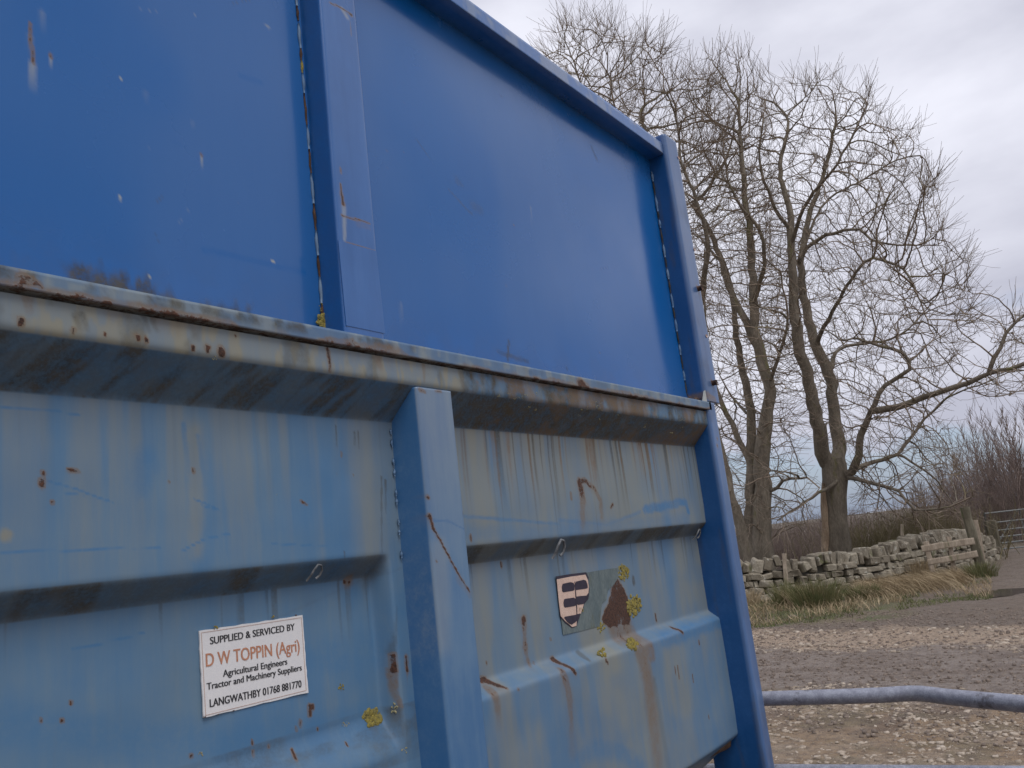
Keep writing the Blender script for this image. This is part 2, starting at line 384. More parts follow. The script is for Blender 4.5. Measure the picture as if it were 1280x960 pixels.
# blue scratches
for q in [[(80, 616), (92, 618), (107, 619)], [(243, 624), (258, 630), (272, 636)], [(252, 632), (274, 638)], [(0, 690), (90, 688), (200, 684)], [(225, 690), (255, 674), (286, 667)], [(340, 680), (400, 682), (440, 678)], [(60, 602), (90, 610), (140, 628)], [(0, 508), (60, 512), (100, 519)], [(110, 810), (140, 805), (200, 790)]]:
    mk.add(FR, q, 1.1, .0011, .0009, .95, .6)
mk.add(FR, [(229, 530), (232, 560), (236, 590)], 1.1, .004, .002, .7, 1, .2); mk.add(FR, [(183, 575), (178, 610)], 1.1, .013, .010, .5, 1.4)
mk.add(FR, [(247, 545), (252, 575), (258, 605)], 1.1, .003, .003, .5, 1, .1)
mk.add(CH, [(243, 540), (245, 690)], 1.1, .012, .008, .45, 1.6); mk.add(CH, [(455, 540), (470, 690)], 1.1, .03, .03, .5, 1.6)
mk.add(FR, [(20, 905), (150, 925), (300, 930), (470, 905)], 1.12, .02, .02, .55, 1.5)
# rust under the hook in the groove
mk.add(RU, [(436, 727), (437, 742)], 1.14, .010, .006, .55, 1.4, .15); mk.add(GR, [(460, 715), (458, 745)], 1.14, .010, .006, .6, 1.2, .1); mk.add(GR, [(340, 775), (500, 705)], 1.14, .002, .002, .1)
for px, py in [(431, 728), (437, 728)]: mk.spot(RU, px, py, 1.14, .003, .003)
# long dark vertical runs near the rib
for px, y0, y1 in [(420, 533, 558), (443, 540, 556), (448, 540, 560), (478, 596, 690), (483, 600, 640), (431, 690, 700)]:
    mk.add(GR, [(px, y0), (px + 1, y1)], 1.1, .0018, .0015, .7, .8, .3)
# --- right bay
mk.add(RU, [(726, 603), (729, 625), (730, 656)], YA, .011, .009, 1, .7, .3)
mk.add(RU, [(726, 602), (733, 601), (744, 611), (751, 626), (753, 646)], YA, .0065, .0055, 1, .6, .35)
mk.spot(RU, 715, 620, YA, .004, .010, .6)
mk.spot(RU, 654, 776, YB, .0085, .011, 1, .5); mk.add(RU, [(655, 782), (657, 815), (662, 832)], YB, .0075, .004, .8, .9, .5); mk.spot(RU, 667, 829, YB, .003, .003)
mk.add(RU, [(689, 824), (697, 833), (703, 842)], YB, .0072, .0035, 1, .6); mk.add(RU, [(703, 842), (709, 862), (713, 890), (716, 935)], YC, .009, .009, .75, 1.0, .2)
mk.add(RU, [(601, 849), (608, 853), (618, 860)], YB, .0065, .003, 1, .6); mk.add(RU, [(618, 862), (624, 910)], YC, .009, .009, .6, 1.0, .15)
mk.spot(RU, 688, 799, YB, .004, .004, .7); mk.spot(GR, 722, 820, YB, .008, .014, .6)
mk.spot(RU, 590, 672, YA, .003, .008, .9); mk.spot(RU, 627, 706, YB, .0025, .008, 1); mk.spot(RU, 608, 829, YB, .002, .003)
mk.add(RU, [(766, 630), (764, 634)], YA, .003, .003)
for px, py, h in [(820, 772, .014), (844, 838, .012), (848, 840, .020), (866, 848, .012), (874, 803, .008), (758, 826, .006), (760, 829, .004), (895, 960, .006), (886, 896, .006), (648, 862, .003), (611, 832, .003)]:
    mk.spot(RU, px, py, YB if py < 790 else YC, .0025, h, 1, .7)
mk.add(RU, [(833, 785), (840, 791)], YB, .004, .004)
# the big rusted patch beside the badge and the run below it
mk.poly(RU, [(772, 722), (780, 735), (786, 752), (789, 775), (787, 781), (760, 786), (752, 776), (754, 764), (760, 752), (763, 738), (768, 726)], YB, 1.0, .005)
mk.poly(RU, [(757, 782), (790, 777), (803, 812), (768, 808)], YB, .5, .022)
mk.add(RU, [(775, 785), (787, 800), (798, 815)], YB, .035, .024, .66, .8, .5)
mk.add(RU, [(800, 812), (810, 850), (817, 905), (824, 965)], YC, .022, .026, .60, 1.3, .30)
mk.add(CH, [(760, 800), (772, 860), (785, 960)], YC, .06, .07, .75, 1.2, .5); mk.add(GR, [(818, 850), (836, 960)], YC, .008, .010, .3, 1.2, .15)
mk.add(CH, [(585, 790), (600, 960)], YC, .02, .025, .5, 1.3); mk.add(CH, [(868, 570), (872, 650)], YA, .03, .03, .55, 1.2)
mk.add(FR, [(806, 637), (830, 633), (857, 627), (861, 640)], YA, .012, .008, .9, .9); mk.add(FR, [(700, 650), (760, 656), (800, 640)], YA, .004, .004, .5, 1)
mk.add(FR, [(720, 955), (745, 935), (778, 940), (800, 960)], YC, .02, .016, .55, 1.3); mk.add(FR, [(830, 800), (905, 775)], YC, .018, .02, .8, 1)
mk.add(FR, [(586, 700), (588, 960)], YB, .01, .01, .4, 1)
mk.add(FR, [(575, 645), (640, 650), (700, 655)], YA, .003, .003, .6, 1); mk.add(FR, [(575, 665), (650, 668), (860, 650)], YA, .012, .015, .35, 1.4)
# small dark spots around lichen patches
mk.spot(GR, 792, 726, YB, .006, .012, .8); mk.spot(GR, 703, 783, YB, .004, .004, .8)

ZT, ZO = H + .336, H + .272                  # bottom of top strip, foot of the sloped underside
Z1, Z2 = H + .022, H - .0115                 # groove
Z3, Z4 = H - .251, H - .276                  # ridge
ZB = H - .625                                # bottom edge
prof_low = resample([(YF, H + .379), (YF, ZT), (YA, ZO), (YA, Z1), (YB, Z2), (YB, Z3), (YC, Z4), (YC, ZB), (YC + .13, ZB - .10)], .0032, .007)
RM0 = 1.128                                  # where the recess of the left bay ends
RX0, RX1 = 1.083, 1.277                      # base of the lower rib on the sheet
def low_y(X, Z, Y):
    m = sst(RM0, RM0 - .022, X) + sst(RX1 + .012, RX1 + .03, X)
    Y = np.where((X < 1.2) & (Z < Z3 + .004) & (Z > ZB + .05), YB + (YC - YB) * sst(Z3 + .004, Z4 - .045, Z), Y)
    ym = np.where(Z < ZO - .01, YA + (np.maximum(Y, YA) - YA) * np.clip(m, 0, 1), Y)
    ym = np.where(Z < ZB + .012, Y, ym)
    dent = (fbm(X * 3.1, Z * 3.1, 3, 2) - .5) * .010 + (fbm(X * 11, Z * 11, 2, 8) - .5) * .0018
    return ym + dent * sst(ZO + .01, ZO - .06, Z)
def low_wear_shade(X, Y, Z, W):
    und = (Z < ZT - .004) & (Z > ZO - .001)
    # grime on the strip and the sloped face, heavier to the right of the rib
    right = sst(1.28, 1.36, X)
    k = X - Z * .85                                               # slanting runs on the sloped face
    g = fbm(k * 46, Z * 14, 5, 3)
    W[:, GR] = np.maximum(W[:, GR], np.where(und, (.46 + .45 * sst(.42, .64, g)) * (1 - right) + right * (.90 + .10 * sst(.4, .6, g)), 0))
    strip = Z >= ZT - .004
    W[:, RU] = np.maximum(W[:, RU], np.where(und, right * (.12 + .28 * sst(.45, .65, fbm(X * 9, Z * 20, 3, 92))), 0))
    W[:, RU] = np.maximum(W[:, RU], np.where(strip, right * .45 * sst(.42, .62, fbm(X * 14, Z * 16, 4, 93)), 0))
    W[:, GR] = np.maximum(W[:, GR], np.where(strip, (.30 + .6 * sst(.35, .6, fbm(X * 26, Z * 12, 4, 4))) * right + .45 * sst(.56, .72, fbm(X * 22, Z * 14, 4, 6)), 0))
    W[:, CH] = np.maximum(W[:, CH], np.where(strip, .62 * (1 - right) + .35 * sst(.5, .6, fbm(X * 60, Z * 18, 3, 16)), 0))
    # rust seeping from under the rail
    W[:, RU] = np.maximum(W[:, RU], np.where(strip, (.3 + .5 * right) * sst(ZT + .018, H + .388, Z + (fbm(X * 30, Z * 4, 3, 11) - .5) * .06) * sst(.4, .6, fbm(X * 9, Z, 3, 12)), 0))
    # runs down the panel from the overhang
    below = (Z <= ZO - .001)
    fall = np.clip((ZO - Z) / .33, 0, 1)
    st = fbm(X * 75, Z * 1.6, 3, 21); st2 = fbm(X * 30, Z * 1.2, 3, 31)
    W[:, RU] = np.maximum(W[:, RU], np.where(below, (sst(.56, .80, st * .6 + .4 * fbm(X * 19, Z * .8, 2, 23)) * np.clip(1 - fall * (.7 + 1.4 * fbm(X * 52, X * 0, 2, 24)), 0, 1) * .75) * (.15 + .85 * right), 0))
    W[:, GR] = np.maximum(W[:, GR], np.where(below, (sst(.57, .70, fbm(X * 150, Z * 2.0, 3, 41) * .65 + .35 * fbm(X * 13, X * 0, 2, 42)) * np.clip(1 - fall * (.6 + 1.6 * fbm(X * 43, X * 0, 2, 44)), 0, 1) * .8) * (.12 + .88 * right), 0))
    W[:, CH] = np.maximum(W[:, CH], np.where(below, sst(.42, .62, st2) * (1 - fall * .9) * (.40 + .45 * right), 0))
    # groove: shade of the downward slope painted in, mottled
    gro = (Z < Z1 + .002) & (Z > Z2 - .002)
    mm_ = sst(RM0, RM0 - .022, X) + sst(RX1 + .012, RX1 + .03, X)
    W[:, GR] = np.maximum(W[:, GR], np.where(gro, (.50 + .4 * sst(.42, .62, fbm(X * 14, Z * 8, 3, 51))) * mm_, 0))
    b2 = (Z < Z2) & (Z > Z3)
    W[:, GR] = np.maximum(W[:, GR], np.where(b2, sst(.62, .75, fbm(X * 90, Z * 2, 2, 61)) * np.clip(1 - (Z2 - Z) / .12, 0, 1) * .6, 0))
    W[:, GR] = np.maximum(W[:, GR], np.where((X < 1.2) & (Z < Z3 + .01) & (Z > Z4 - .06), .16 + .3 * sst(.45, .65, fbm(X * 9, Z * 30, 4, 95)), 0))  # left bay ridge darkened in colour to subdue sky sheen on its upward face
    W[:, FR] = np.maximum(W[:, FR], np.where(Z < Z2, .6 * sst(.50, .68, fbm(X * 4.0, Z * 5.0, 3, 71)) * (1 - .5 * right), 0))
    W[:, CH] = np.maximum(W[:, CH], np.where(below, right * (.22 + .38 * sst(.40, .62, fbm(X * 13, Z * 2.2, 4, 81))), 0))
    W[:, CH] = np.maximum(W[:, CH], np.where(below & (Z > Z1), right * .6 * sst(.3, .6, fbm(X * 8, Z * 3, 3, 91)), 0))
mk.add(RU, [(34, 368), (36, 392)], YF, .006, .004, .6, 1, .2); mk.spot(RU, 26, 402, YF, .004, .006)
for px, py, r in [(92, 413, .0025), (131, 419, .002), (172, 422, .003), (182, 425, .003), (242, 435, .003), (260, 436, .004), (277, 439, .0055), (294, 420, .0015)]: mk.spot(RU, px, py, YF, r, r * 1.6, 1, .6)
mk.add(RU, [(409, 434), (413, 463)], YF, .0035, .0028, 1, .6, .75); mk.add(RU, [(472, 450), (478, 468)], YF, .010, .006, .5, 1, .1); mk.add(RU, [(529, 455), (530, 476)], YF, .004, .003, .6, 1, .3)
for px in (95, 103, 180, 190): mk.add(GR, [(px, 395), (px + 5, 412)], YF, .004, .003, .7, 1, .3)
xs_low = np.concatenate([np.arange(-2.6, .38, .06), np.arange(.40, 1.30, .0030), np.arange(1.30, XE, .0042), [XE]])
SHEET = grid_obj('ribbed_side_sheet', xs_low, prof_low, LOW, trailer, low_y, mk, low_wear_shade)

# --- lower rib (folded channel) ---------------------------------------------------
mr = Marks()
mr.add(RU, [(537, 647), (541, 662), (556, 689), (571, 717), (586, 741)], YF, .0026, .0018, 1, .5); mr.add(RU, [(536, 645), (540, 660)], YF, .004, .003, 1, .6)
mr.add(RU, [(572, 722), (586, 745)], YF, .008, .005, .25, 1.2); mr.spot(RU, 534, 622, YF, .003, .004); mr.spot(RU, 544, 702, YF, .0018, .0018); mr.spot(RU, 578, 642, YF, .0016, .004)
mr.spot(RU, 577, 552, YF, .0018, .003); mr.spot(RU, 562, 666, YF, .0012, .0012); mr.add(RU, [(524, 487), (530, 490)], YF, .004, .003, .7, 1); mr.add(RU, [(543, 489), (550, 489)], YF, .002, .002, .8, 1)
mr.add(FR, [(536, 650), (560, 652), (583, 664)], YF, .002, .001, .6, 1); mr.add(CH, [(548, 690), (548, 800)], YF, .02, .02, .35, 1.4)
def rib_extra(X, Y, Z, W):
    W[:, FR] = np.maximum(W[:, FR], np.where(Y > YF + .004, .9, .0)); W[:, CH] = np.maximum(W[:, CH], np.where(Y <= YF + .004, .35 * sst(H - .1, H + .3, Z), 0))
def folded_rib(name, x0, x1, xf0, xf1, yb, yf, z0, z1, mat, parent, marks, extra, step=.0035):
    pts = resample([(x0, yb), (xf0, yf), (xf1, yf), (x1, yb)], step, .0045)
    zs = np.concatenate([np.arange(z1, z0, -step), [z0]]); n, k = len(pts), len(zs)
    X = np.repeat(pts[:, 0], k); Y = np.repeat(pts[:, 1], k); Z = np.tile(zs, n)
    i, j = np.meshgrid(np.arange(n - 1), np.arange(k - 1), indexing='ij'); a = (i * k + j).ravel()
    Fq = [list(r) for r in np.stack([a, a + 1, a + k + 1, a + k], 1)]; Fq.append([q * k for q in range(n)]); Fq.append([q * k + k - 1 for q in range(n)][::-1])
    me = mesh_np(name, np.stack([X, Y, Z], 1), Fq, True)
    for q in (1, 2): me.polygons[len(me.polygons) - q].use_smooth = False
    W = marks.bake(X, Z) if marks else np.zeros((len(X), 4), np.float32)
    if extra: extra(X, Y, Z, W)
    at = me.color_attributes.new('wear', 'FLOAT_COLOR', 'POINT'); at.data.foreach_set('color', np.clip(W, 0, 1).ravel())
    return link(name, me, mat, parent)
folded_rib('side_rib', 1.158, 1.295, 1.168, 1.272, YA + .004, YF - .003, ZB + .02, H + .329, LOWR, trailer, mr, rib_extra)
folded_rib('side_rib', -1.35, -1.2, -1.33, -1.22, YA + .004, YF - .003, ZB + .02, H + .329, LOWR, trailer, None, rib_extra, .02)

# --- corner posts -----------------------------------------------------------------
mp_ = Marks()
for px, py in [(886, 550), (886, 559)]: mp_.spot(RU, px, py, 1.06, .004, .006, .8)
def post_extra(X, Y, Z, W):
    W[:, GR] = np.maximum(W[:, GR], .28 * sst(.55, .7, fbm(Y * 60 + X * 10, Z * 6, 3, 13)))
    W[:, FR] = np.where(Y > 1.045, .8, 0)
    W[:, CH] = np.where(Y <= 1.045, .12, 0)
wear_box('corner_post', XE, 2.640, 1.030, 1.20, ZB - .55, H + .409, POST, trailer, mp_, post_extra, .006, .005)
mp2 = Marks()
for px, py in [(872, 360), (890, 478)]: mp2.spot(RU, px, py, 1.03, .007, .009, 1)
mp2.add(RU, [(884, 494), (894, 500)], 1.03, .012, .008, .6, 1)
up_post_x = P(858, 490, 1.10).x
wear_box('upper_corner_post', up_post_x, 2.688, 1.030, 1.16, H + .412, H + 1.375, POST, trailer, mp2, post_extra, .006, .008)
for px, py in [(848, 197), (868, 312), (883, 420)]:
    c = P(px, py, 1.029); tube('bolt_hole', [c + Vector((0, -.002, 0)), c + Vector((0, .004, 0))], .006, PINK, trailer, 8)
for px, py in [(872.5, 361), (890.5, 479)]:
    c = P(px, py, 1.03); tube('bolt', [c + Vector((0, -.016, 0)), c + Vector((0, .004, 0))], .0095, RUST, trailer, 6)

# --- middle rail ------------------------------------------------------------------
ml = Marks()
ml.add(RU, [(26, 348), (40, 352), (52, 358)], 1.03, .007, .004, .8, .8); ml.add(RU, [(440, 425), (443, 443)], 1.03, .004, .003, .8, .8)
ml.add(RU, [(725, 478), (735, 486)], 1.03, .012, .010, .9, .9); ml.add(RU, [(470, 436), (500, 442)], 1.03, .010, .010, .55, 1)
def rail_extra(X, Y, Z, W):
    e_ = (fbm(X * 25, Z * 20, 4, 15) - .5) * .022
    W[:, RU] = np.maximum(W[:, RU], .85 * sst(H + .396, H + .383, Z + e_) * (.35 + .65 * sst(.35, .55, fbm(X * 7, Z * 3, 3, 19))))
    W[:, GR] = np.maximum(W[:, GR], .8 * sst(.5, .68, fbm(X * 30, Z * 26, 4, 25)) * sst(H + .385, H + .40, Z) * (1 - .7 * sst(1.0, 1.3, X)))
    W[:, CH] = np.maximum(W[:, CH], .5 * sst(.45, .6, fbm(X * 40, Z * 30, 3, 35)))
wear_box('middle_rail', -2.6, 2.612, 1.030, 1.19, H + .3835, H + .4095, RAILM, trailer, ml, rail_extra, .0045, .004)
c0 = P(868, 500, 1.05)
gus = mesh_np('gusset', [(2.555, 1.034, H + .4095), (2.605, 1.034, H + .4095), (2.602, 1.034, H + .475), (2.555, 1.040, H + .4095), (2.605, 1.040, H + .4095), (2.602, 1.040, H + .475)], [[0, 1, 2], [5, 4, 3], [0, 3, 4, 1], [1, 4, 5, 2], [2, 5, 3, 0]])
link('gusset', gus, UPR, trailer)

# --- upper panels -----------------------------------------------------------------
mu = Marks()
for px, py, r in [(150, 248, .0022), (341, 326, .0028), (188, 345, .0012), (150, 100, .0012), (187, 186, .001)]: mu.spot(CH, px, py, YA, r, r * 1.2, 1, .5)
mu.add(RU, [(38, 30), (38, 55), (41, 80)], YA, .0014, .0022, .9, .7); mu.add(CH, [(40, 82), (41, 120)], YA, .004, .004, .6, 1, 0)
mu.spot(RU, 62, 71, YA, .0022, .004); mu.add(CH, [(62, 74), (62, 88)], YA, .002, .002, .7, 1, 0)
mu.spot(RU, 251, 194, YA, .0020, .004); mu.add(CH, [(251, 198), (252, 214)], YA, .002, .002, .7, 1, 0)
mu.add(FR, [(255, 312), (300, 322), (380, 340)], YA, .004, .004, .9, 1); mu.add(FR, [(300, 95), (325, 103)], YA, .004, .004, .9, 1)
mu.add(GR, [(560, 237), (583, 262), (590, 268)], YA, .0015, .0025, .35, 1); mu.add(GR, [(592, 258), (600, 262)], YA, .010, .008, .25, 1.4); mu.add(GR, [(572, 228), (577, 232)], YA, .008, .004, .25, 1.4)
mu.add(GR, [(740, 184), (746, 198)], YA, .006, .005, .4, 1); mu.add(GR, [(637, 425), (636, 450)], YA, .0022, .004, .9, .8); mu.add(GR, [(520, 175), (545, 210)], YA, .001, .001, .35, 1)
mu.add(GR, [(625, 440), (660, 452)], YA, .004, .005, .55, 1.2); mu.spot(GR, 708, 461, YA, .004, .006, .6); mu.spot(RU, 484, 190, YA, .002, .002); mu.spot(RU, 633, 357, YA, .002, .004); mu.spot(RU, 484, 210, YA, .0014, .0014)
for px, py in [(504, 128), (505, 191), (593, 190), (671, 354)]: mu.spot(RU, px, py, YA, .0012, .0014, .9)
_r = random.Random(77)
for _ in range(34):
    px, py = _r.choice([(_r.uniform(0, 360), _r.uniform(0, 330)), (_r.uniform(490, 820), _r.uniform(120, 450))])
    k_ = _r.random()
    if k_ < .45: mu.spot(_r.choice((GR, GR, CH, RU)), px, py, YA, _r.uniform(.0007, .0014), None, _r.uniform(.4, .9))
    elif k_ < .8:
        L_, a_ = _r.uniform(4, 28), _r.gauss(.3, .7); mu.add(_r.choice((FR, CH, GR)), [(px, py), (px + L_ * math.cos(a_), py + L_ * math.sin(a_))], YA, .0006, .0006, _r.uniform(.2, .5), .8)
    else: mu.add(CH, [(px, py), (px + 1, py + _r.uniform(10, 40))], YA, .003, .003, _r.uniform(.1, .3), 1.4, 0)
def up_y(X, Z, Y): return Y + (fbm(X * 1.7, Z * 1.7, 2, 12) - .5) * .010 + (fbm(X * 7, Z * 7, 2, 22) - .5) * .0008
def up_extra(X, Y, Z, W):
    b = sst(H + .455, H + .425, Z + (fbm(X * 90, Z * 30, 3, 33) - .5) * .05 - .02 * sst(.85, .5, X))
    W[:, GR] = np.maximum(W[:, GR], b * (.15 + .8 * sst(.47, .55, X) * sst(.92, .84, X)) * sst(.3, .5, fbm(X * 20, Z * 10, 3, 43)))
    W[:, CH] = np.maximum(W[:, CH], .05 * sst(.45, .65, fbm(X * 2.2, Z * 1.6, 3, 53)))
    W[:, GR] = np.maximum(W[:, GR], .14 * sst(H + .56, H + .41, Z) * sst(.4, .6, fbm(X * 12, Z * 9, 4, 55)))
MX0 = P(405, 405, YA).x; MX0t = P(371, 0, YA).x
zsu = np.concatenate([np.arange(H + 1.42, H + .40, -.005), [H + .40]])
pu = np.stack([np.full(len(zsu), YA), zsu], 1)
grid_obj('upper_panel', np.concatenate([np.arange(-1.2, .40, .06), np.arange(.40, MX0, .004), [MX0]]), pu, UP, trailer, up_y, mu, up_extra)
grid_obj('upper_panel', np.concatenate([np.arange(1.10, up_post_x, .006), [up_post_x]]), pu, UP, trailer, up_y, mu, up_extra)

# --- upper middle post: leans very slightly ---------------------------------------
mm = Marks()
ym = 1.048
mm.add(RU, [(425, 209), (426, 215)], ym, .0014, .002, .9, .8)
mm.add(RU, [(426, 230), (427, 244), (429, 255)], ym, .0016, .0038, 1, .7); mm.add(CH, [(430, 258), (431, 300)], ym, .004, .003, .5, 1)
mm.add(RU, [(427, 268.5), (444, 274), (462, 280)], ym, .0018, .0014, 1, .5); mm.add(RU, [(448, 280), (463, 286)], ym, .006, .003, .22, 1.3)
mm.add(RU, [(432, 303), (450, 308), (470, 314)], ym, .0006, .0009, .8, .6)
mm.add(RU, [(470, 314), (472, 332), (475, 360), (477, 376)], ym, .0014, .0022, .9, .8); mm.add(RU, [(477, 377), (478, 388), (480, 402)], ym, .0045, .0032, 1, .7)
mm.add(RU, [(411, 3), (425, 9), (440, 19)], ym, .0012, .0022, 1, .6); mm.add(CH, [(428, 12), (434, 22)], ym, .004, .004, .5, 1); mm.add(RU, [(438, 20), (439, 45)], ym, .001, .001, .5, 1)
mm.add(RU, [(432, 300), (434, 340)], ym, .0008, .0008, .5, 1, .1)
def mid_extra(X, Y, Z, W): W[:, FR] = np.where(Y > ym + .006, 1.0, 0); W[:, GR] = np.maximum(W[:, GR], np.where(Y > ym + .006, .12, 0))
folded_rib('upper_middle_post', MX0 - .004, 1.135, MX0 + .002, 1.104, YA + .01, ym, H + .4105, H + 1.40, UPR, trailer, mm, mid_extra, .0032)
# overlapping repair plate on the lower part of the post
q = [P(422.5, 301, ym), P(470, 314, ym), P(481, 417, ym), P(432.5, 407, ym)]
V = [Vector((v.x, ym - .0011, v.z)) for v in q] + [Vector((v.x, ym + .001, v.z)) for v in q]
pl = mesh_np('repair_plate', V, [[3, 2, 1, 0], [0, 1, 5, 4], [1, 2, 6, 5], [2, 3, 7, 6], [3, 0, 4, 7]])
W = np.zeros((8, 4), np.float32); at = pl.color_attributes.new('wear', 'FLOAT_COLOR', 'POINT'); at.data.foreach_set('color', W.ravel())
link('repair_plate', pl, UPR, trailer)

# --- stitch welds: alternate pale paint beads and rusty gaps -----------------------
def bead(a, b, r, mat, lift):
    n = 7; V = []; pts = []; rad = []
    for i in range(n):
        u = i / (n - 1); p = a.lerp(b, u) + Vector((random.uniform(-1, 1), 0, random.uniform(-1, 1))) * .0008; p.y -= lift
        pts.append(p); rad.append(r * (.45 + .75 * math.sin(math.pi * min(max(u, .08), .92))) * random.uniform(.85, 1.15))
    tube('weld_bead', pts, rad, mat, trailer, 6)
WELD = paint_mat('pale_weld_paint', (.04, .12, .27), (.13, .21, .31), .2, 1, .6, False, .2)
ya = YA - .001
a0, a1 = P(368, -20, YA), P(404, 412, YA)
spans = [(0, .07, 0), (.07, .115, 1), (.125, .20, 0), (.20, .235, 1), (.235, .275, 2), (.275, .335, 0), (.335, .43, 1), (.43, .50, 0), (.50, .57, 1), (.57, .655, 0), (.655, .73, 1), (.73, .80, 0), (.80, .86, 1), (.86, .93, 0), (.93, .985, 1)]
for u0, u1, k in spans:
    A_, B_ = a0.lerp(a1, u0), a0.lerp(a1, u1)
    bead(A_, B_, .0030 if k == 0 else .0024, WELD if k == 0 else (RUST if k == 1 else LICH), .002)
a0, a1 = Vector((up_post_x - .003, YA, H + 1.27)), Vector((up_post_x - .003, YA, H + .44))
for i in range(9):
    u = .02 + i / 9.2; A_, B_ = a0.lerp(a1, u), a0.lerp(a1, u + random.uniform(.03, .075)); B2 = a0.lerp(a1, min(u + .105, 1)); bead(A_, B_, random.uniform(.0038, .0055), WELD, .002); bead(B_, B2, .0025, DARK, .002)
# weld line down the left of the lower rib
for i in range(14):
    p = P(495, 525, YA).lerp(P(513, 700, YA), i / 14); p2 = P(495, 525, YA).lerp(P(513, 700, YA), (i + random.uniform(.4, .9)) / 14)
    if i % 3: bead(Vector((1.153, YA, p.z)), Vector((1.153, YA, p2.z)), .0022, WELD, .001)

# --- top rail ---------------------------------------------------------------------
mt = Marks(); mt.add(RU, [(790, 148), (794, 153)], 1.043, .005, .005, .8, 1)
def top_extra(X, Y, Z, W): W[:, CH] = np.where(Y < 1.05, .3 * sst(.45, .6, fbm(X * 20, Z * 20, 3, 63)), 0)
ztop = P(562, 0, 1.043).z
wear_box('top_rail', -2.6, up_post_x + .004, 1.043, 1.155, ztop, ztop + .042, UPR, trailer, mt, top_extra, .006, .007)

# --- hooks in the groove ----------------------------------------------------------
HOOKM = simple('hook_steel', (.10, .11, .12), (.24, .25, .26), 90, .6, .2, .001)
def hook(px, py, s, yy):
    c = P(px, py, yy); pts = [c + Vector((s * a, -.012 * b, s * d)) for a, b, d in [(-.9, -.4, -1.3), (-.95, .6, -.6), (-.8, 1.2, .2), (-.2, 1.4, .85), (.5, 1.3, .7), (.85, 1.0, 0), (.75, .6, -.7), (.3, .2, -1.1)]]
    h = tube('rope_hook', pts, s * .17, HOOKM, trailer, 6); return h
hook(391, 714, .0112, 1.112); hook(696, 684, .019, 1.115); hook(869, 667, .014, 1.115)

# --- lichen lumps -----------------------------------------------------------------
from mathutils.bvhtree import BVHTree
_bv = BVHTree.FromPolygons([v.co[:] for v in SHEET.data.vertices], [p_.vertices[:] for p_ in SHEET.data.polygons])
def HIT(px, py, y=None):
    if y is not None: return P(px, py, y)
    r = ray(px, py); h = _bv.ray_cast(Vector((0, 0, H)), Vector(r).normalized()); return h[0] if h[0] is not None else P(px, py, YB)
def lichen(px, py, rx, rz, mat=None, n=46, seed=0, y=None):
    """crusty patch with pixel radii rx, rz, sitting on the sheet"""
    rr = random.Random(seed); b = bmesh.new(); c0_, c1_ = HIT(px, py, y), HIT(px, py + 1.5, y); u = max((c1_ - c0_).length / 1.5, .0009)
    for i in range(n):
        a = rr.uniform(0, 6.28); d = rr.random() ** .6; sx = rr.uniform(.16, .36) * min(rx, rz) * u
        c = HIT(px + math.cos(a) * d * rx, py + math.sin(a) * d * rz, y) + Vector((0, -rr.uniform(-.1, .3) * sx, 0))
        m = Matrix.Translation(c) @ Matrix.Rotation(rr.uniform(0, 3), 4, 'Y') @ Matrix.Diagonal((sx * rr.uniform(.7, 1.5), min(sx * .5, .004), sx * rr.uniform(.6, 1.3), 1))
        bmesh.ops.create_icosphere(b, subdivisions=1, radius=1, matrix=m)
    link('lichen', bm_mesh('lichen', b), mat or LICH, trailer)
lichen(465, 897, 11, 11, n=80, seed=1); lichen(493, 885, 5, 6, LICHP, n=20, seed=2); lichen(426, 860, 4, 5, n=18, seed=3)
lichen(432, 905, 5, 3, LICHP, n=14, seed=4); lichen(252, 942, 4, 3, LICHP, n=12, seed=5); lichen(405, 402, 9, 9, n=70, seed=6, y=YA - .004); lichen(401, 386, 3, 9, n=16, seed=7, y=YA - .003)
lichen(779, 716, 7, 10, n=70, seed=8); lichen(792, 757, 9, 14, n=100, seed=9); lichen(744, 721, 6, 6, n=24, seed=10); lichen(751, 784, 5, 6, n=26, seed=11)
lichen(790, 806, 7, 6, n=34, seed=12); lichen(752, 816, 5, 5, n=14, seed=13); lichen(727, 762, 3, 4, n=12, seed=14, y=1.133)
lichen(268, 448, 3, 3, LICHP, n=8, seed=16); lichen(506, 938, 4, 4, LICHP, n=6, seed=17); lichen(346, 848 - 230, 1.5, 1.5, LICHP, n=3, seed=18)
for i_ in range(30):                          # pale crusts scattered on the dirty strip, right bay
    px = random.uniform(620, 876); py = 466 + (px - 570) * .168 + random.uniform(6, 30)
    lichen(px, py, random.uniform(1.5, 3), random.uniform(1, 2.4), LICHP, n=5, seed=40 + i_)
# swarf of dead leaves where post meets rail
b = bmesh.new()
for i in range(120):
    c = Vector((up_post_x - .045 + random.random() * .05, 1.05 + random.random() * .045, H + .4095 + random.random() ** 2 * .022)); 
    m = Matrix.Translation(c) @ Matrix.Rotation(random.uniform(0, 6), 4, Vector((random.random(), random.random(), 1)).normalized()) @ Matrix.Diagonal((.004, .0016, .0007, 1)); bmesh.ops.create_cube(b, size=2, matrix=m)
link('leaf_litter', bm_mesh('leaf_litter', b), simple('leaf_litter', (.16, .09, .06), (.28, .19, .14), 60), trailer)['kind'] = 'stuff'

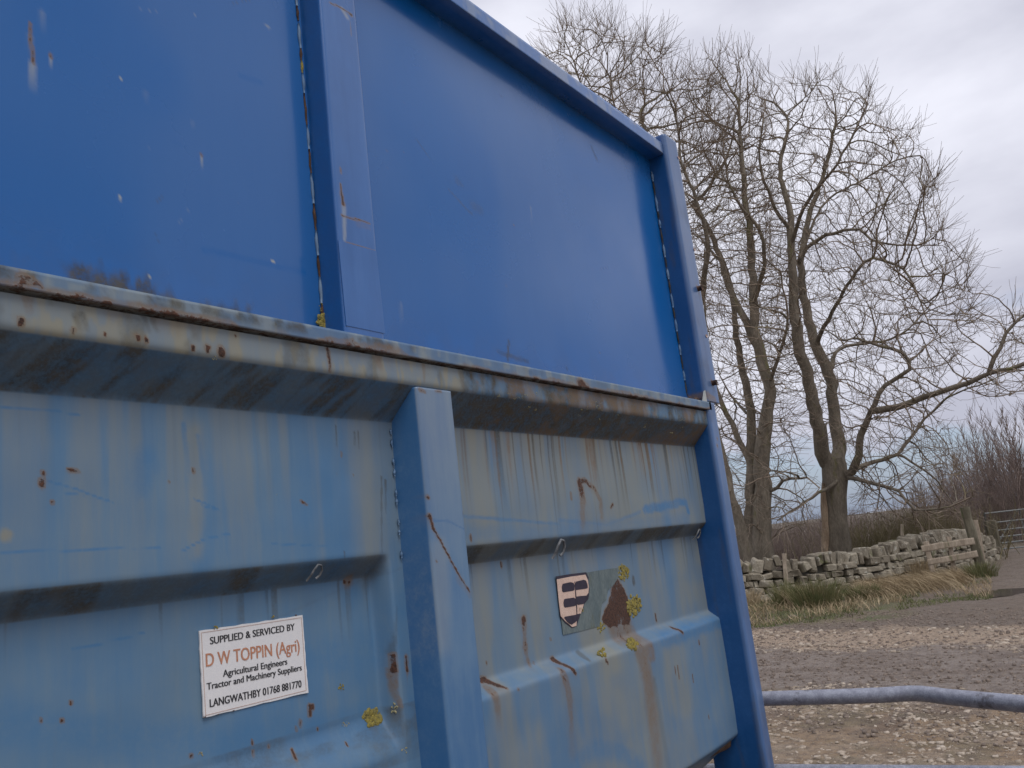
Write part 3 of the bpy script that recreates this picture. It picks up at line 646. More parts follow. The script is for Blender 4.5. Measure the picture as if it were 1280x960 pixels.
# --- the rest of the body (seen from a step to the side) ---------------------------
box('floor', -2.6, 2.58, 1.25, 3.25, ZB - .16, ZB - .08, DARK, trailer)
box('far_side', -2.6, 2.62, 3.28, 3.36, ZB - .05, H + 1.37, POST, trailer)
box('front_wall', -2.68, -2.602, 1.05, 3.34, ZB - .05, H + 1.37, POST, trailer)
box('tailgate', 2.578, 2.63, 1.21, 3.27, ZB - .05, H + 1.36, POST, trailer)
for yy in (1.75, 2.75): box('chassis_beam', -2.6, 2.5, yy, yy + .10, ZB - .34, ZB - .162, DARK, trailer)
for xx in (-1.6, -.4, .8, 2.0): box('cross_member', xx, xx + .08, 1.28, 3.2, ZB - .26, ZB - .163, DARK, trailer)
mud = tube('rear_light_bracket', [(2.46, 1.20, H - .66), (2.50, 1.16, H - .64), (2.56, 1.15, H - .64)], .028, simple('brown_plastic', (.08, .05, .035), (.14, .09, .06), 30), trailer, 8)
TYRE = simple('tyre_rubber', (.02, .02, .02), (.04, .037, .033), 30, .85)
for xx in (-.55, .55):
    for yy, s in ((1.5, 1), (3.0, -1)):
        V, Fq = [], []
        prof = [(.22, -.12), (.40, -.15), (.47, -.12), (.49, 0), (.47, .12), (.40, .15), (.22, .12)]
        for i in range(32):
            a = 2 * math.pi * i / 32
            for r_, o_ in prof: V.append((xx + math.cos(a) * r_, yy + o_, .49 + math.sin(a) * r_))
        k = len(prof)
        for i in range(32):
            for j in range(k): Fq.append([i * k + j, i * k + (j + 1) % k, ((i + 1) % 32) * k + (j + 1) % k, ((i + 1) % 32) * k + j])
        tyre = link('wheel', mesh_np('wheel', V, Fq, True), TYRE, trailer)
        V, Fq = tube_arrays([(xx, yy - .09, .49), (xx, yy + .09, .49)], .225, 24); rim = link('rim', mesh_np('rim', V, Fq), GALV, trailer)

# ================================================================ SIGN
sign = empty('dealer_sign', P(315, 895, 1.136)); tag(sign, 'white rectangular dealer sign with black and faded red lettering fixed to the trailer side', 'sign')
ys = 1.1365
def cr(x, y): return (240 + x / 5.333, 740 + y / 5.333)
cn = [cr(48, 260), cr(738, 155), cr(775, 670), cr(78, 838)]
def quad_plate(name, c4, y, th, mat, parent, n=14, bow=.0):
    V = []; Fq = []
    for i in range(n + 1):
        for j in range(n + 1):
            u, v = i / n, j / n
            tp = (c4[0][0] * (1 - u) + c4[1][0] * u, c4[0][1] * (1 - u) + c4[1][1] * u); bt = (c4[3][0] * (1 - u) + c4[2][0] * u, c4[3][1] * (1 - u) + c4[2][1] * u)
            ex = random.uniform(-.4, .4) if (i in (0, n) or j in (0, n)) else 0
            p = P(tp[0] * (1 - v) + bt[0] * v + ex, tp[1] * (1 - v) + bt[1] * v + ex, y); V.append((p.x, y, p.z))
    for i in range(n):
        for j in range(n): a = i * (n + 1) + j; Fq.append([a, a + 1, a + n + 2, a + n + 1])
    m = len(V); V += [(v[0], y + th, v[2]) for v in V]
    for i in range(n):
        a, b_ = i, i + 1; Fq.append([b_, a, m + a, m + b_]); a, b_ = n * (n + 1) + i, n * (n + 1) + i + 1; Fq.append([a, b_, m + b_, m + a])
        a, b_ = i * (n + 1), (i + 1) * (n + 1); Fq.append([a, b_, m + b_, m + a]); a, b_ = a + n, b_ + n; Fq.append([b_, a, m + a, m + b_])
    return link(name, mesh_np(name, V, Fq), mat, parent)
quad_plate('sign_board', cn, ys, .0025, WHITE, sign)
def strip_line(name, a, b, wd, y, mat, parent):
    A, B = P(*a, y), P(*b, y); d = (B - A).normalized(); nrm = Vector((-d.z, 0, d.x)) * wd
    pts = [A - nrm, B - nrm, B + nrm, A + nrm]; V = [Vector((p.x, y, p.z)) for p in pts] + [Vector((p.x, y + .0003, p.z)) for p in pts]
    return link(name, mesh_np(name, V, [[0, 1, 2, 3], [0, 4, 5, 1], [1, 5, 6, 2], [2, 6, 7, 3], [3, 7, 4, 0]]), mat, parent)
ins = [cr(63, 272), cr(730, 170), cr(762, 655), cr(92, 822)]
BORD = simple('sign_pale_red_line', (.58, .42, .36), (.66, .52, .46), 60, .5, .05, .0002)
for i in range(4): strip_line('border_line', ins[i], ins[(i + 1) % 4], .00045, ys - .0005, BORD, sign)
def lettering(txt, a, b, cap_px, mat, y, parent, bold=.0, space=1.0):
    """a, b: ends of the baseline in photo pixels, cap_px: height of the capitals at the left end"""
    cu = bpy.data.curves.new('lettering', 'FONT'); cu.body = txt; cu.size = 1; cu.resolution_u = 6; cu.extrude = 0.0; cu.space_character = space
    o = bpy.data.objects.new('tmp', cu); COL.objects.link(o); bpy.context.view_layer.update()
    me = bpy.data.meshes.new_from_object(o.evaluated_get(bpy.context.evaluated_depsgraph_get())); bpy.data.objects.remove(o)
    co = np.empty(len(me.vertices) * 3, np.float32); me.vertices.foreach_get('co', co); co = co.reshape(-1, 3)
    A, B = P(*a, y), P(*b, y); C = P(a[0], a[1] - cap_px, y)
    wd = co[:, 0].max() - co[:, 0].min(); ex = (B - A) / wd; hz = (C - A).length / .69
    ez = Vector((0, 0, 1)) * hz
    x0 = co[:, 0].min()
    V = np.array([A + ex * float(c[0] - x0) + ez * float(c[1]) for c in co]); V[:, 1] = y
    me.vertices.foreach_set('co', V.astype(np.float32).ravel()); me.update()
    bm_ = bmesh.new(); bm_.from_mesh(me)
    if bold:                                   # heavier weight: the same outline set again a hair to the side
        off = ex.normalized() * hz * bold
        for v_ in bm_.verts: v_.co -= off
        g_ = bmesh.ops.duplicate(bm_, geom=bm_.verts[:] + bm_.edges[:] + bm_.faces[:])
        for v_ in g_['geom']:
            if isinstance(v_, bmesh.types.BMVert): v_.co += off * 2; v_.co.y -= .00006
    r_ = bmesh.ops.extrude_face_region(bm_, geom=bm_.faces[:])
    for v_ in [g for g in r_['geom'] if isinstance(g, bmesh.types.BMVert)]: v_.co.y -= .0002
    bm_.to_mesh(me); bm_.free(); me.name = 'lettering'; me.materials.clear()
    return link('lettering', me, mat, parent)
yl = ys - .0004
lettering('SUPPLIED & SERVICED BY', cr(122, 349), cr(685, 252), 9.0, INK, yl, sign, .022)
lettering('D W TOPPIN (Agri)', cr(95, 498), cr(718, 394), 16.5, ORANGE, yl, sign, .014)
lettering('Agricultural Engineers', cr(208, 565), cr(635, 482), 8.4, INK, yl, sign, .022)
lettering('Tractor and Machinery Suppliers', cr(100, 652), cr(732, 521), 8.4, INK, yl, sign, .022)
lettering('LANGWATHBY 01768 881770', cr(120, 768), cr(730, 633), 9.8, INK, yl, sign, .022)
def sign_lump(px, py, r, seed, mat):
    rr = random.Random(seed); b = bmesh.new()
    for i in range(10):
        c = P(px, py, ys - .0005) + Vector((rr.uniform(-r, r), 0, rr.uniform(-r, r) * .6)); bmesh.ops.create_icosphere(b, subdivisions=1, radius=1, matrix=Matrix.Translation(c) @ Matrix.Diagonal((r * .4, r * .25, r * .3, 1)))
    link('lichen', bm_mesh('lichen', b), mat, sign)
sign_lump(270, 784, .0034, 1, LICH); sign_lump(341, 771, .0026, 2, LICH); sign_lump(370, 769, .0018, 3, RUST); sign_lump(256, 896, .0018, 4, RUST); sign_lump(292, 888.5, .0014, 5, RUST); sign_lump(273, 893, .0012, 6, RUST)

# ================================================================ BADGE
badge = empty('torn_badge', P(720, 785, 1.136)); tag(badge, 'torn shield shaped badge in cream and dark navy on a grey sticker film', 'badge')
yb = 1.1375
def cs(x, y): return (670 + x / 5.333, 680 + y / 5.333)
def poly_plate(name, pts, y, th, mat, parent):
    q = [P(*p, y) for p in pts]; n = len(q)
    V = [(v.x, y, v.z) for v in q] + [(v.x, y + th, v.z) for v in q]
    b = bmesh.new(); vs = [b.verts.new(v) for v in V]
    f = b.faces.new(vs[:n]); 
    for i in range(n): b.faces.new([vs[(i + 1) % n], vs[i], vs[n + i], vs[n + (i + 1) % n]])
    bmesh.ops.recalc_face_normals(b, faces=b.faces[:]); bmesh.ops.triangulate(b, faces=[f])
    return link(name, bm_mesh(name, b), mat, parent)
poly_plate('sticker_film', [cs(137, 225), cs(250, 206), cs(340, 190), cs(470, 168), cs(560, 158), cs(545, 230), cs(520, 270), cs(480, 310), cs(470, 370), cs(440, 400), cs(430, 490), cs(425, 548), cs(300, 580), cs(182, 606), cs(165, 480)], yb, .0012, GHOST, badge)
poly_plate('rust_edge', [cs(134, 216), cs(230, 200), cs(334, 188), cs(352, 222), cs(345, 262), cs(358, 300), cs(350, 365), cs(322, 400), cs(312, 440), cs(290, 480), cs(272, 548), cs(240, 560), cs(196, 528), cs(162, 486)], yb - .0008, .0008, NAVY, badge)
poly_plate('shield', [cs(139, 236), cs(230, 218), cs(330, 204), cs(346, 240), cs(352, 285), cs(350, 325), cs(332, 350), cs(318, 402), cs(316, 412), cs(300, 462), cs(272, 500), cs(270, 546), cs(240, 553), cs(228, 540), cs(196, 514), cs(166, 480), cs(155, 400)], yb - .0016, .0008, PINK, badge)
for pts in ([(173, 285), (179, 265), (230, 254), (250, 259), (258, 276), (257, 306), (246, 312), (182, 322), (175, 314)], [(262, 272), (268, 250), (318, 238), (334, 244), (343, 268), (346, 292), (336, 297), (270, 307), (262, 300)],
            [(184, 392), (188, 370), (196, 365), (252, 357), (264, 364), (268, 390), (270, 408), (256, 414), (194, 424), (187, 416)], [(266, 362), (272, 350), (300, 346), (350, 343), (346, 362), (332, 382), (318, 399), (280, 406), (272, 396)],
            [(188, 492), (194, 484), (262, 472), (297, 462), (288, 498), (262, 522), (238, 538), (222, 530), (205, 516)]):
    poly_plate('dark_stripe', [cs(*p) for p in pts], yb - .0022, .0006, NAVY, badge)
poly_plate('seam_line', [cs(258, 250), cs(262, 250), cs(274, 400), cs(276, 470), cs(272, 470), cs(268, 400)], yb - .0025, .0008, NAVY, badge)

# ================================================================ NEAR GATE
gate = empty('field_gate', (2.86, .3, 0)); tag(gate, 'galvanised tubular steel gate beside the trailer with a kinked top rail', 'gate')
zt = H - .572
def pz(px, py, z): r = ray(px, py); t = (z - H) / r[2]; return Vector((r[0] * t, r[1] * t, z))
a, kx, b = pz(950, 873.5, zt), pz(1146, 868, zt), pz(1280, 880, zt)
dirl = (a - kx).normalized(); dirr = (b - kx).normalized()
top = [kx + dirl * 1.5]
for t in (1.1, .7, .4, .2, .1, .05, .02): top.append(kx + dirl * t + Vector((0, 0, .0)))
top += [kx + dirr * t for t in (.02, .05, .1, .2, .4, .8, 1.4, 2.2)]
top = [p + Vector((0, 0, .004 * math.exp(-((p - kx).length / .08) ** 2))) for p in top]
rd = [.0235] * len(top)
V, Fq = tube_arrays(top, rd, 20)
V = [Vector(v) for v in V]
nick = pz(1142, 875, zt)
for v in V:
    dd = (v - Vector((nick.x, nick.y, zt - .02))).length
    v += Vector((0, 0, 1)) * .012 * math.exp(-(dd / .018) ** 2)
link('top_rail', mesh_np('top_rail', V, Fq, True), GALV, gate)
l0 = top[0]; r0 = top[-1]
m0 = Vector((l0.x, l0.y, 0)); m1 = Vector((r0.x, r0.y, 0))
for z in (H - .786, H - .99, H - 1.20, H - 1.42):
    A = pz(960, 962, H - .786); B = pz(1280, 965, H - .786); dr = (B - A).normalized()
    s0, s1 = A - dr * 1.28, B + dr * 2.1
    tube('rail', [Vector((s0.x, s0.y, z)), Vector((A.x, A.y, z)), Vector((B.x, B.y, z)), Vector((s1.x, s1.y, z))], .017, GALV, gate, 14)
for p in (l0, r0): tube('stile', [(p.x, p.y, .12), (p.x, p.y, zt + .02)], .024, GALV, gate, 14)
tube('post', [(r0.x - .05, r0.y - .16, 0), (r0.x - .05, r0.y - .16, 1.45)], .09, WOODD, tag(empty('gate_post', (r0.x - .05, r0.y - .16, 0)), 'round timber post holding the galvanised gate', 'post'), 14)

# ================================================================ GROUND
NS = np.array([.983, -.183])
def s_of(x, y): return x * NS[0] + y * NS[1]
wallpts = [G(640, 797), G(800, 774), G(905, 757), G(935, 752), G(1000, 745), G(1080, 733), G(1150, 719), G(1215, 706), G(1238, 699)]
PUD = G(1262, 738)
def ground_h(x, y):
    s = s_of(x, y); r = np.hypot(x, y)
    h = (fbm(x * .5, y * .5, 3, 2) - .5) * .10 * sst(3, 6, r)
    h = h + (fbm(x * 5, y * 5, 4, 4) - .5) * .035 * sst(60, 20, r)
    h = h - .07 * np.exp(-((x - PUD[0]) ** 2 + (y - PUD[1]) ** 2) / 1.6)
    h = h + .04 * np.sin(s * 2.6 + y * .12) * sst(8.0, 9.5, s) * sst(15, 13, s) * .5
    return h
angs = np.concatenate([np.arange(-180, -8, 4), np.arange(-8, -1, .5), np.arange(-1, 28, .11), np.arange(28, 45, .6), np.arange(45, 180, 4)])
rads = np.concatenate([[.05, .5, 1, 1.5, 2.2, 3, 3.6, 4.2]] + [4.8 * 1.0062 ** np.arange(0, 270)] + [26 * 1.09 ** np.arange(0, 42)])
rads = np.unique(np.round(rads, 4))
an, rr_ = np.meshgrid(np.radians(angs), rads, indexing='ij'); X = (np.cos(an) * rr_).ravel(); Y = (np.sin(an) * rr_).ravel(); Z = ground_h(X, Y)
na, nr = len(angs), len(rads); i, j = np.meshgrid(np.arange(na), np.arange(nr - 1), indexing='ij'); i2 = (i + 1) % na
Fq = np.stack([(i * nr + j), (i * nr + j + 1), (i2 * nr + j + 1), (i2 * nr + j)], -1).reshape(-1, 4)
me = mesh_np('ground', np.stack([X, Y, Z], 1), Fq, True)
s = s_of(X, Y) + (fbm(X * .9, Y * .9, 5, 6) - .5) * 1.9 + (fbm(X * 5, Y * 5, 3, 16) - .5) * .5
def lerp3(c, d, t): return c * (1 - t[:, None]) + np.array(d)[None] * t[:, None]
cg = np.tile(np.array([.37, .255, .155]), (len(X), 1))
n_ = fbm(X * 2.2, Y * 2.2, 4, 7); cg = lerp3(cg, (.43, .32, .22), sst(.45, .6, n_)); cg = lerp3(cg, (.24, .165, .11), sst(.52, .64, fbm(X * 1.3, Y * 1.3, 4, 17)))
cg = lerp3(cg, (.12, .115, .05), sst(.58, .70, fbm(X * 3.3, Y * 3.3, 3, 27)) * .4)
cg = lerp3(cg, (.31, .255, .22), sst(7.9, 8.5, s)); cg = lerp3(cg, (.225, .175, .145), sst(7.9, 8.5, s) * sst(.48, .62, fbm(X * 6, Y * 2, 4, 37)) * .8)
cg = lerp3(cg, (.50, .375, .27), sst(10.5, 11.0, s)); cg = lerp3(cg, (.20, .155, .12), sst(12.0, 12.5, s))
vg = sst(12.7, 13.5, s) * sst(3.2, 4.6, Y + (fbm(X, Y, 3, 47) - .5) * 2.5)
cg = lerp3(cg, (.20, .165, .085), vg); cg = lerp3(cg, (.10, .125, .035), vg * sst(.42, .56, fbm(X * 1.6, Y * 1.6, 4, 57)))
cg = lerp3(cg, (.11, .10, .05), sst(17, 24, X) * sst(3.0, 4.4, Y) * .7)
far = sst(27, 40, np.hypot(X, Y)); cg = lerp3(cg, (.085, .075, .045), far)
ca = me.color_attributes.new('soil', 'FLOAT_COLOR', 'POINT'); ca.data.foreach_set('color', np.concatenate([cg, np.ones((len(X), 1))], 1).astype(np.float32).ravel())
m, t, p = newmat('muddy_ground'); a_ = NN(t, 'ShaderNodeAttribute', attribute_name='soil'); c = coords(t)
f1 = noise(t, c, 14, 8, .7); f2 = noise(t, c, 60, 5, .7)
f3 = noise(t, c, 28, 4, .7); col = mixc(t, rng_(t, f1, .42, .68, 0, .75), a_.outputs['Color'], (.075, .054, .043)); col = mixc(t, rng_(t, f3, .5, .66, 0, .55), col, (.36, .27, .19)); 
col = mixc(t, rng_(t, f2, .54, .66, 0, .7), col, (.40, .33, .25))
t.links.new(col, p.inputs['Base Color'])
t.links.new(rng_(t, noise(t, c, 2.5, 4, .6), .35, .65, .95, .62), p.inputs['Roughness'])
bump(t, p, math_(t, 'ADD', math_(t, 'ADD', f1, f3), math_(t, 'MULTIPLY', f2, .6)), 1.0, .045)
tag(link('ground', me, m), kind='structure')

def gz(x, y): return float(ground_h(np.array([x]), np.array([y]))[0])
def scatter(name, pts, sizes, mat, flat=.45):
    base = np.array([(-1, -1, -1), (1, -1, -1), (1, 1, -1), (-1, 1, -1), (-1, -1, 1), (1, -1, 1), (1, 1, 1), (-1, 1, 1)], float) * .5
    fq = np.array([(0, 3, 2, 1), (4, 5, 6, 7), (0, 1, 5, 4), (1, 2, 6, 5), (2, 3, 7, 6), (3, 0, 4, 7)])
    n = len(pts); z = ground_h(pts[:, 0], pts[:, 1]); V = np.empty((n, 8, 3))
    jit = rng.uniform(-.22, .22, (n, 8, 3)); b = base[None] + jit; b[:, 4:, :2] *= .75
    an = rng.uniform(0, 6.28, n); ca_, sa = np.cos(an), np.sin(an); asp = rng.uniform(.55, 1, n)
    x = b[..., 0] * sizes[:, None]; y = b[..., 1] * (sizes * asp)[:, None]; zz = b[..., 2] * (sizes * flat * rng.uniform(.6, 1.2, n))[:, None]
    tx = rng.uniform(-.25, .25, n)[:, None]
    V[..., 0] = pts[:, 0, None] + x * ca_[:, None] - y * sa[:, None]; V[..., 1] = pts[:, 1, None] + x * sa[:, None] + y * ca_[:, None]; V[..., 2] = z[:, None] + zz + x * tx + (sizes * flat * .2)[:, None]
    Fq = (fq[None] + (np.arange(n) * 8)[:, None, None]).reshape(-1, 4)
    return tag(link(name, mesh_np(name, V.reshape(-1, 3), Fq), mat), kind='stuff')
def region(n, s0, s1, y0, y1, cl=None):
    o = np.empty((0, 2))
    while len(o) < n:
        ss = rng.uniform(s0, s1, n * 3); yy = rng.uniform(y0, y1, n * 3); xx = (ss - yy * NS[1]) / NS[0]
        keep = np.ones(len(ss), bool)
        if cl: keep = fbm(xx * cl[0], yy * cl[0], 3, cl[2]) + rng.uniform(-.12, .12, len(ss)) > cl[1]
        o = np.concatenate([o, np.stack([xx, yy], 1)[keep]])
    return o[:n]
pt = region(5600, 4.5, 8.5, -1.2, 4.0, (1.3, .49, 3)); tag(scatter('loose_stones', pt, .009 + .048 * rng.random(len(pt)) ** 4.5, PEBBLE, .35), 'pale flat stones and gravel strewn over the bare soil beyond the gate', 'gravel')
pt = region(900, 10.2, 12.5, -1, 8, (1.2, .48, 5)); tag(scatter('track_gravel', pt, .02 + .07 * rng.random(len(pt)) ** 2.5, PEBBLE, .3), 'flat pale stones pressed into the brown track', 'gravel')
pt = region(11000, 6.5, 14.5, -1, 8); tag(scatter('mud_clods', pt, .010 + .034 * rng.random(len(pt)) ** 2.5, CLOD, .7), 'small dark clods of churned mud across the track', 'mud')
# puddle by the far gate
c = G(1262, 738); PZ = gz(c.x, c.y) + .022; V = [(c.x, c.y, PZ)]; k = 28
for i in range(k):
    a = 2 * math.pi * i / k; r_ = .62 + .2 * math.sin(3 * a + 1) + random.uniform(-.08, .08); V.append((c.x + math.cos(a) * r_ * 1.1, c.y + math.sin(a) * r_ * 1.3, PZ))
pm, t, p = newmat('puddle_water'); p.inputs['Base Color'].default_value = (.06, .05, .045, 1); p.inputs['Roughness'].default_value = .08; bump(t, p, noise(t, coords(t), 9, 3), .1, .01)
tag(link('puddle', mesh_np('puddle', V, [[0, i + 1, (i + 1) % k + 1] for i in range(k)]), pm), kind='structure')

# ================================================================ GRASS
def blades(name, roots, hts, lean, mat, wd=.006, curl=.5, seg=3):
    n = len(roots); z = ground_h(roots[:, 0], roots[:, 1]) - .01
    V = np.empty((n, seg * 2 + 1, 3)); an = rng.uniform(0, 6.28, n)
    dx, dy = lean[:, 0], lean[:, 1]; wx, wy = np.cos(an) * wd, np.sin(an) * wd
    for k_ in range(seg + 1):
        u = k_ / seg; bx = roots[:, 0] + dx * hts * (u ** (1 + curl)); by = roots[:, 1] + dy * hts * (u ** (1 + curl)); bz = z + hts * u * (1 - .28 * np.hypot(dx, dy) * u)
        if k_ < seg:
            f = 1 - u * .6; V[:, 2 * k_] = np.stack([bx - wx * f, by - wy * f, bz], 1); V[:, 2 * k_ + 1] = np.stack([bx + wx * f, by + wy * f, bz], 1)
        else: V[:, 2 * k_] = np.stack([bx, by, bz], 1)
    tri = []
    for k_ in range(seg - 1): a = 2 * k_; tri += [(a, a + 1, a + 3), (a, a + 3, a + 2)]
    a = 2 * (seg - 1); tri += [(a, a + 1, a + 2)]
    tri = np.array(tri); Fq = (tri[None] + (np.arange(n) * (seg * 2 + 1))[:, None, None]).reshape(-1, 3)
    return link(name, mesh_np(name, V.reshape(-1, 3), Fq), mat)
def verge(n, x0, x1, y0px, y1px, dens=None):
    px = rng.uniform(x0, x1, n); py = rng.uniform(0, 1, n); o = []
    for a, b in zip(px, py):
        f = (a - 940) / 340; t0 = y0px[0] * (1 - f) + y0px[1] * f; t1 = y1px[0] * (1 - f) + y1px[1] * f
        g = G(a, t0 + (t1 - t0) * b); o.append((g.x, g.y))
    return np.array(o)
rt = verge(9000, 900, 1240, (752, 708), (788, 742)); kp = (fbm(rt[:, 0] * 1.3, rt[:, 1] * 1.3, 3, 66) > .44); rt = rt[kp]
tag(blades('verge_grass', rt, rng.uniform(.03, .10, len(rt)), rng.normal(0, .5, (len(rt), 2)), GREENG, .006), 'short green grass along the foot of the stone wall', 'grass', kind='stuff')
rt = verge(5200, 900, 1240, (748, 704), (784, 736)); kp = (fbm(rt[:, 0] * .9, rt[:, 1] * .9, 3, 76) > .46); rt = rt[kp]
tag(blades('dead_verge_grass', rt, rng.uniform(.08, .26, len(rt)), rng.normal(0, .55, (len(rt), 2)) + np.array([-.2, .1]), DEADG, .006), 'straw coloured dead grass matted in front of the wall', 'grass', kind='stuff')
# straw lying towards the camera, right half
rt = []
for i in range(3800):
    u = random.random(); g = G(1080 + 130 * u + random.gauss(0, 8), 741 - 14 * u + random.gauss(0, 4.5)); rt.append((g.x, g.y))
rt = np.array(rt); tag(blades('flattened_straw', rt, rng.uniform(.18, .42, len(rt)), rng.normal(0, .25, (len(rt), 2)) + np.array([-.55, .75]), DEADG, .006, .8), 'pale flattened straw swept sideways below the wooden rails', 'grass', kind='stuff')
def tussock(px, py, rad, ht, n, mat, label):
    c = G(px, py); th = empty('rush_tussock', c); tag(th, label, 'grass tussock')
    a = rng.uniform(0, 6.28, n); d = rng.random(n) ** .6; rt = np.stack([c.x + np.cos(a) * d * rad, c.y + np.sin(a) * d * rad], 1)
    ln = np.stack([np.cos(a) * d, np.sin(a) * d], 1) * .55 + rng.normal(0, .15, (n, 2))
    o = blades('rush_stems', rt, rng.uniform(.6, 1, n) * ht, ln, mat, .005, .6); o.parent = th; o.matrix_parent_inverse = Matrix.Translation(-c)
tussock(985, 757, .28, .62, 420, RUSHG, 'dark green rush tussock nearest the trailer under the stone wall')
tussock(1022, 759, .42, .68, 800, RUSHG, 'biggest brown green rush tussock in front of the low wall')
tussock(1010, 757, .34, .5, 500, DEADG, 'straw brown rush tussock between the two green ones')
tussock(935, 757, .30, .42, 300, DEADG, 'brown dead tussock showing at the edge of the trailer post')
tussock(1078, 748, .30, .40, 400, RUSHG, 'low greenish tussock below the middle of the wall')
tussock(1148, 722, .35, .58, 520, DEADG, 'tall straw tussock at the foot of the short fence post')
tussock(1228, 722, .30, .42, 380, RUSHG, 'green tussock at the foot of the leaning fence post')
tussock(1115, 738, .30, .34, 300, DEADG, 'small pale tussock before the wall left of the fence')

# ================================================================ DRY STONE WALL
wall = empty('dry_stone_wall', wallpts[4]); tag(wall, 'mossy dry stone wall with upright coping stones below the bare trees', 'wall')
def stone_mesh(i):
    rr = random.Random(100 + i); b = bmesh.new(); bmesh.ops.create_cube(b, size=1)
    for v in b.verts: v.co += Vector([rr.uniform(-.13, .13) for _ in range(3)])
    bmesh.ops.bevel(b, geom=b.edges[:], offset=.12, segments=1, affect='EDGES')
    for v in b.verts: v.co += Vector([rr.uniform(-.055, .055) for _ in range(3)])
    return bm_mesh('stone', b)
SM = [stone_mesh(i) for i in range(16)]
for me_ in SM: me_.materials.append(STONE)
cum = [0]
for i in range(len(wallpts) - 1): cum.append(cum[-1] + (wallpts[i + 1] - wallpts[i]).length)
def wp(u):
    for i in range(len(cum) - 1):
        if u <= cum[i + 1] or i == len(cum) - 2:
            f = (u - cum[i]) / (cum[i + 1] - cum[i]); p = wallpts[i].lerp(wallpts[i + 1], f); d = (wallpts[i + 1] - wallpts[i]).normalized(); return p, d
toppx = [(640, 742), (800, 720), (880, 706), (935, 703), (975, 694), (1000, 697), (1015, 700), (1040, 691), (1080, 689), (1110, 680), (1150, 670), (1180, 663), (1215, 662), (1225, 668), (1240, 672)]
def wtop(p):
    # pixel column of the point, then height of the wall top there
    v = RM.T @ np.array([p.x, p.y, -H]); px = 640 + v[0] / -v[2] * F
    xs_ = [q[0] for q in toppx]; yy = float(np.interp(px, xs_, [q[1] for q in toppx])); r = ray(px, yy); return H + r[2] / math.hypot(r[0], r[1]) * math.hypot(p.x, p.y)
def put_stone(p, d, off, z, w_, dp, h_, tilt=0, name='stone'):
    nrm = Vector((d.y, -d.x, 0))
    if nrm.dot(Vector((p.x, p.y, 0))) > 0: nrm = -nrm
    o = bpy.data.objects.new(name, random.choice(SM)); COL.objects.link(o)
    o.parent = wall; o.matrix_parent_inverse = Matrix.Translation(-wall.location)
    q = Vector((p.x, p.y, z)) + nrm * off
    o.location = q; o.rotation_euler = (random.uniform(-.08, .08), random.uniform(-.07, .07) + tilt, math.atan2(d.y, d.x) + random.choice((0, math.pi)) + random.uniform(-.08, .08)); o.scale = (w_, dp, h_)
u = 0; Ltot = cum[-1]
zrow = 0; rows = [.16, .18, .15, .17, .14, .15, .14]
zc = -.03; nst = 0
for ri, rh in enumerate(rows):
    u = random.uniform(-.2, 0)
    while u < Ltot:
        w_ = random.choice((random.uniform(.13, .25), random.uniform(.22, .44)))
        p, d = wp(min(max(u + w_ / 2, 0), Ltot)); tz = wtop(p) - .26
        if zc + rh * .6 < tz:
            hh = rh * random.uniform(.82, 1.12)
            put_stone(p, d, .15 - ri * .012 + random.uniform(-.04, .04), zc + rh / 2 + random.uniform(-.015, .015), w_ * .94, .30, hh * .95, random.gauss(0, .08)); nst += 1
        u += w_
    zc += rh * .97
u = 0
while u < Ltot:                                # coping: upright slabs
    w_ = random.uniform(.11, .27); p, d = wp(min(u + w_ / 2, Ltot)); tz = wtop(p) + random.uniform(-.05, .07)
    hh = random.uniform(.22, .36); put_stone(p, d, random.uniform(-.04, .04), tz - hh / 2 + random.uniform(-.05, .02), w_ * .9, random.uniform(.32, .44), hh, random.gauss(-.10, .28), 'coping_stone'); nst += 1
    u += w_ * 1.02
V = []; Fq = []
for i, q in enumerate(np.linspace(0, Ltot, 14)):
    p, d = wp(q); nrm = Vector((d.y, -d.x, 0)); tz = wtop(p) - .22
    if nrm.dot(Vector((p.x, p.y, 0))) > 0: nrm = -nrm
    for o_, z_ in ((.06, -.05), (.04, tz), (-.18, tz), (-.22, -.05)): V.append(Vector((p.x, p.y, z_)) + nrm * o_)
    if i:
        for k in range(4): Fq.append([(i - 1) * 4 + k, i * 4 + k, i * 4 + (k + 1) % 4, (i - 1) * 4 + (k + 1) % 4])
tag(link('rubble_core', mesh_np('rubble_core', V, Fq), simple('wall_core', (.05, .045, .035), (.09, .08, .055), 9), wall), kind='stuff')

# ================================================================ WOODEN RAILS AND POSTS
def timber(name, a, b, w_, d_, mat, parent, twist=0):
    a, b = Vector(a), Vector(b); ax = (b - a).normalized(); L_ = (b - a).length; up = Vector((0, 0, 1)) if abs(ax.z) < .7 else Vector((-.2, 1, 0))
    s_ = ax.cross(up).normalized(); t_ = s_.cross(ax).normalized(); bmx = bmesh.new(); n = 6; rings = []
    for i in range(n + 1):
        c = a + ax * (L_ * i / n) + s_ * random.uniform(-.006, .006) + t_ * random.uniform(-.006, .006); k = random.uniform(.92, 1.06)
        rings.append([bmx.verts.new(c + s_ * (x * w_ / 2 * k) + t_ * (y * d_ / 2 * k)) for x, y in ((-1, -.7), (-.7, -1), (.7, -1), (1, -.7), (1, .7), (.7, 1), (-.7, 1), (-1, .7))])
    for i in range(n):
        for k in range(8): bmx.faces.new([rings[i][k], rings[i][(k + 1) % 8], rings[i + 1][(k + 1) % 8], rings[i + 1][k]])
    bmx.faces.new(rings[0][::-1]); bmx.faces.new(rings[-1]); bmesh.ops.recalc_face_normals(bmx, faces=bmx.faces[:])
    return link(name, bm_mesh(name, bmx), mat, parent)
def hd(px, py): g = G(px, py); return math.hypot(g.x, g.y)
d1 = hd(1168, 722); d2 = hd(1226, 717)
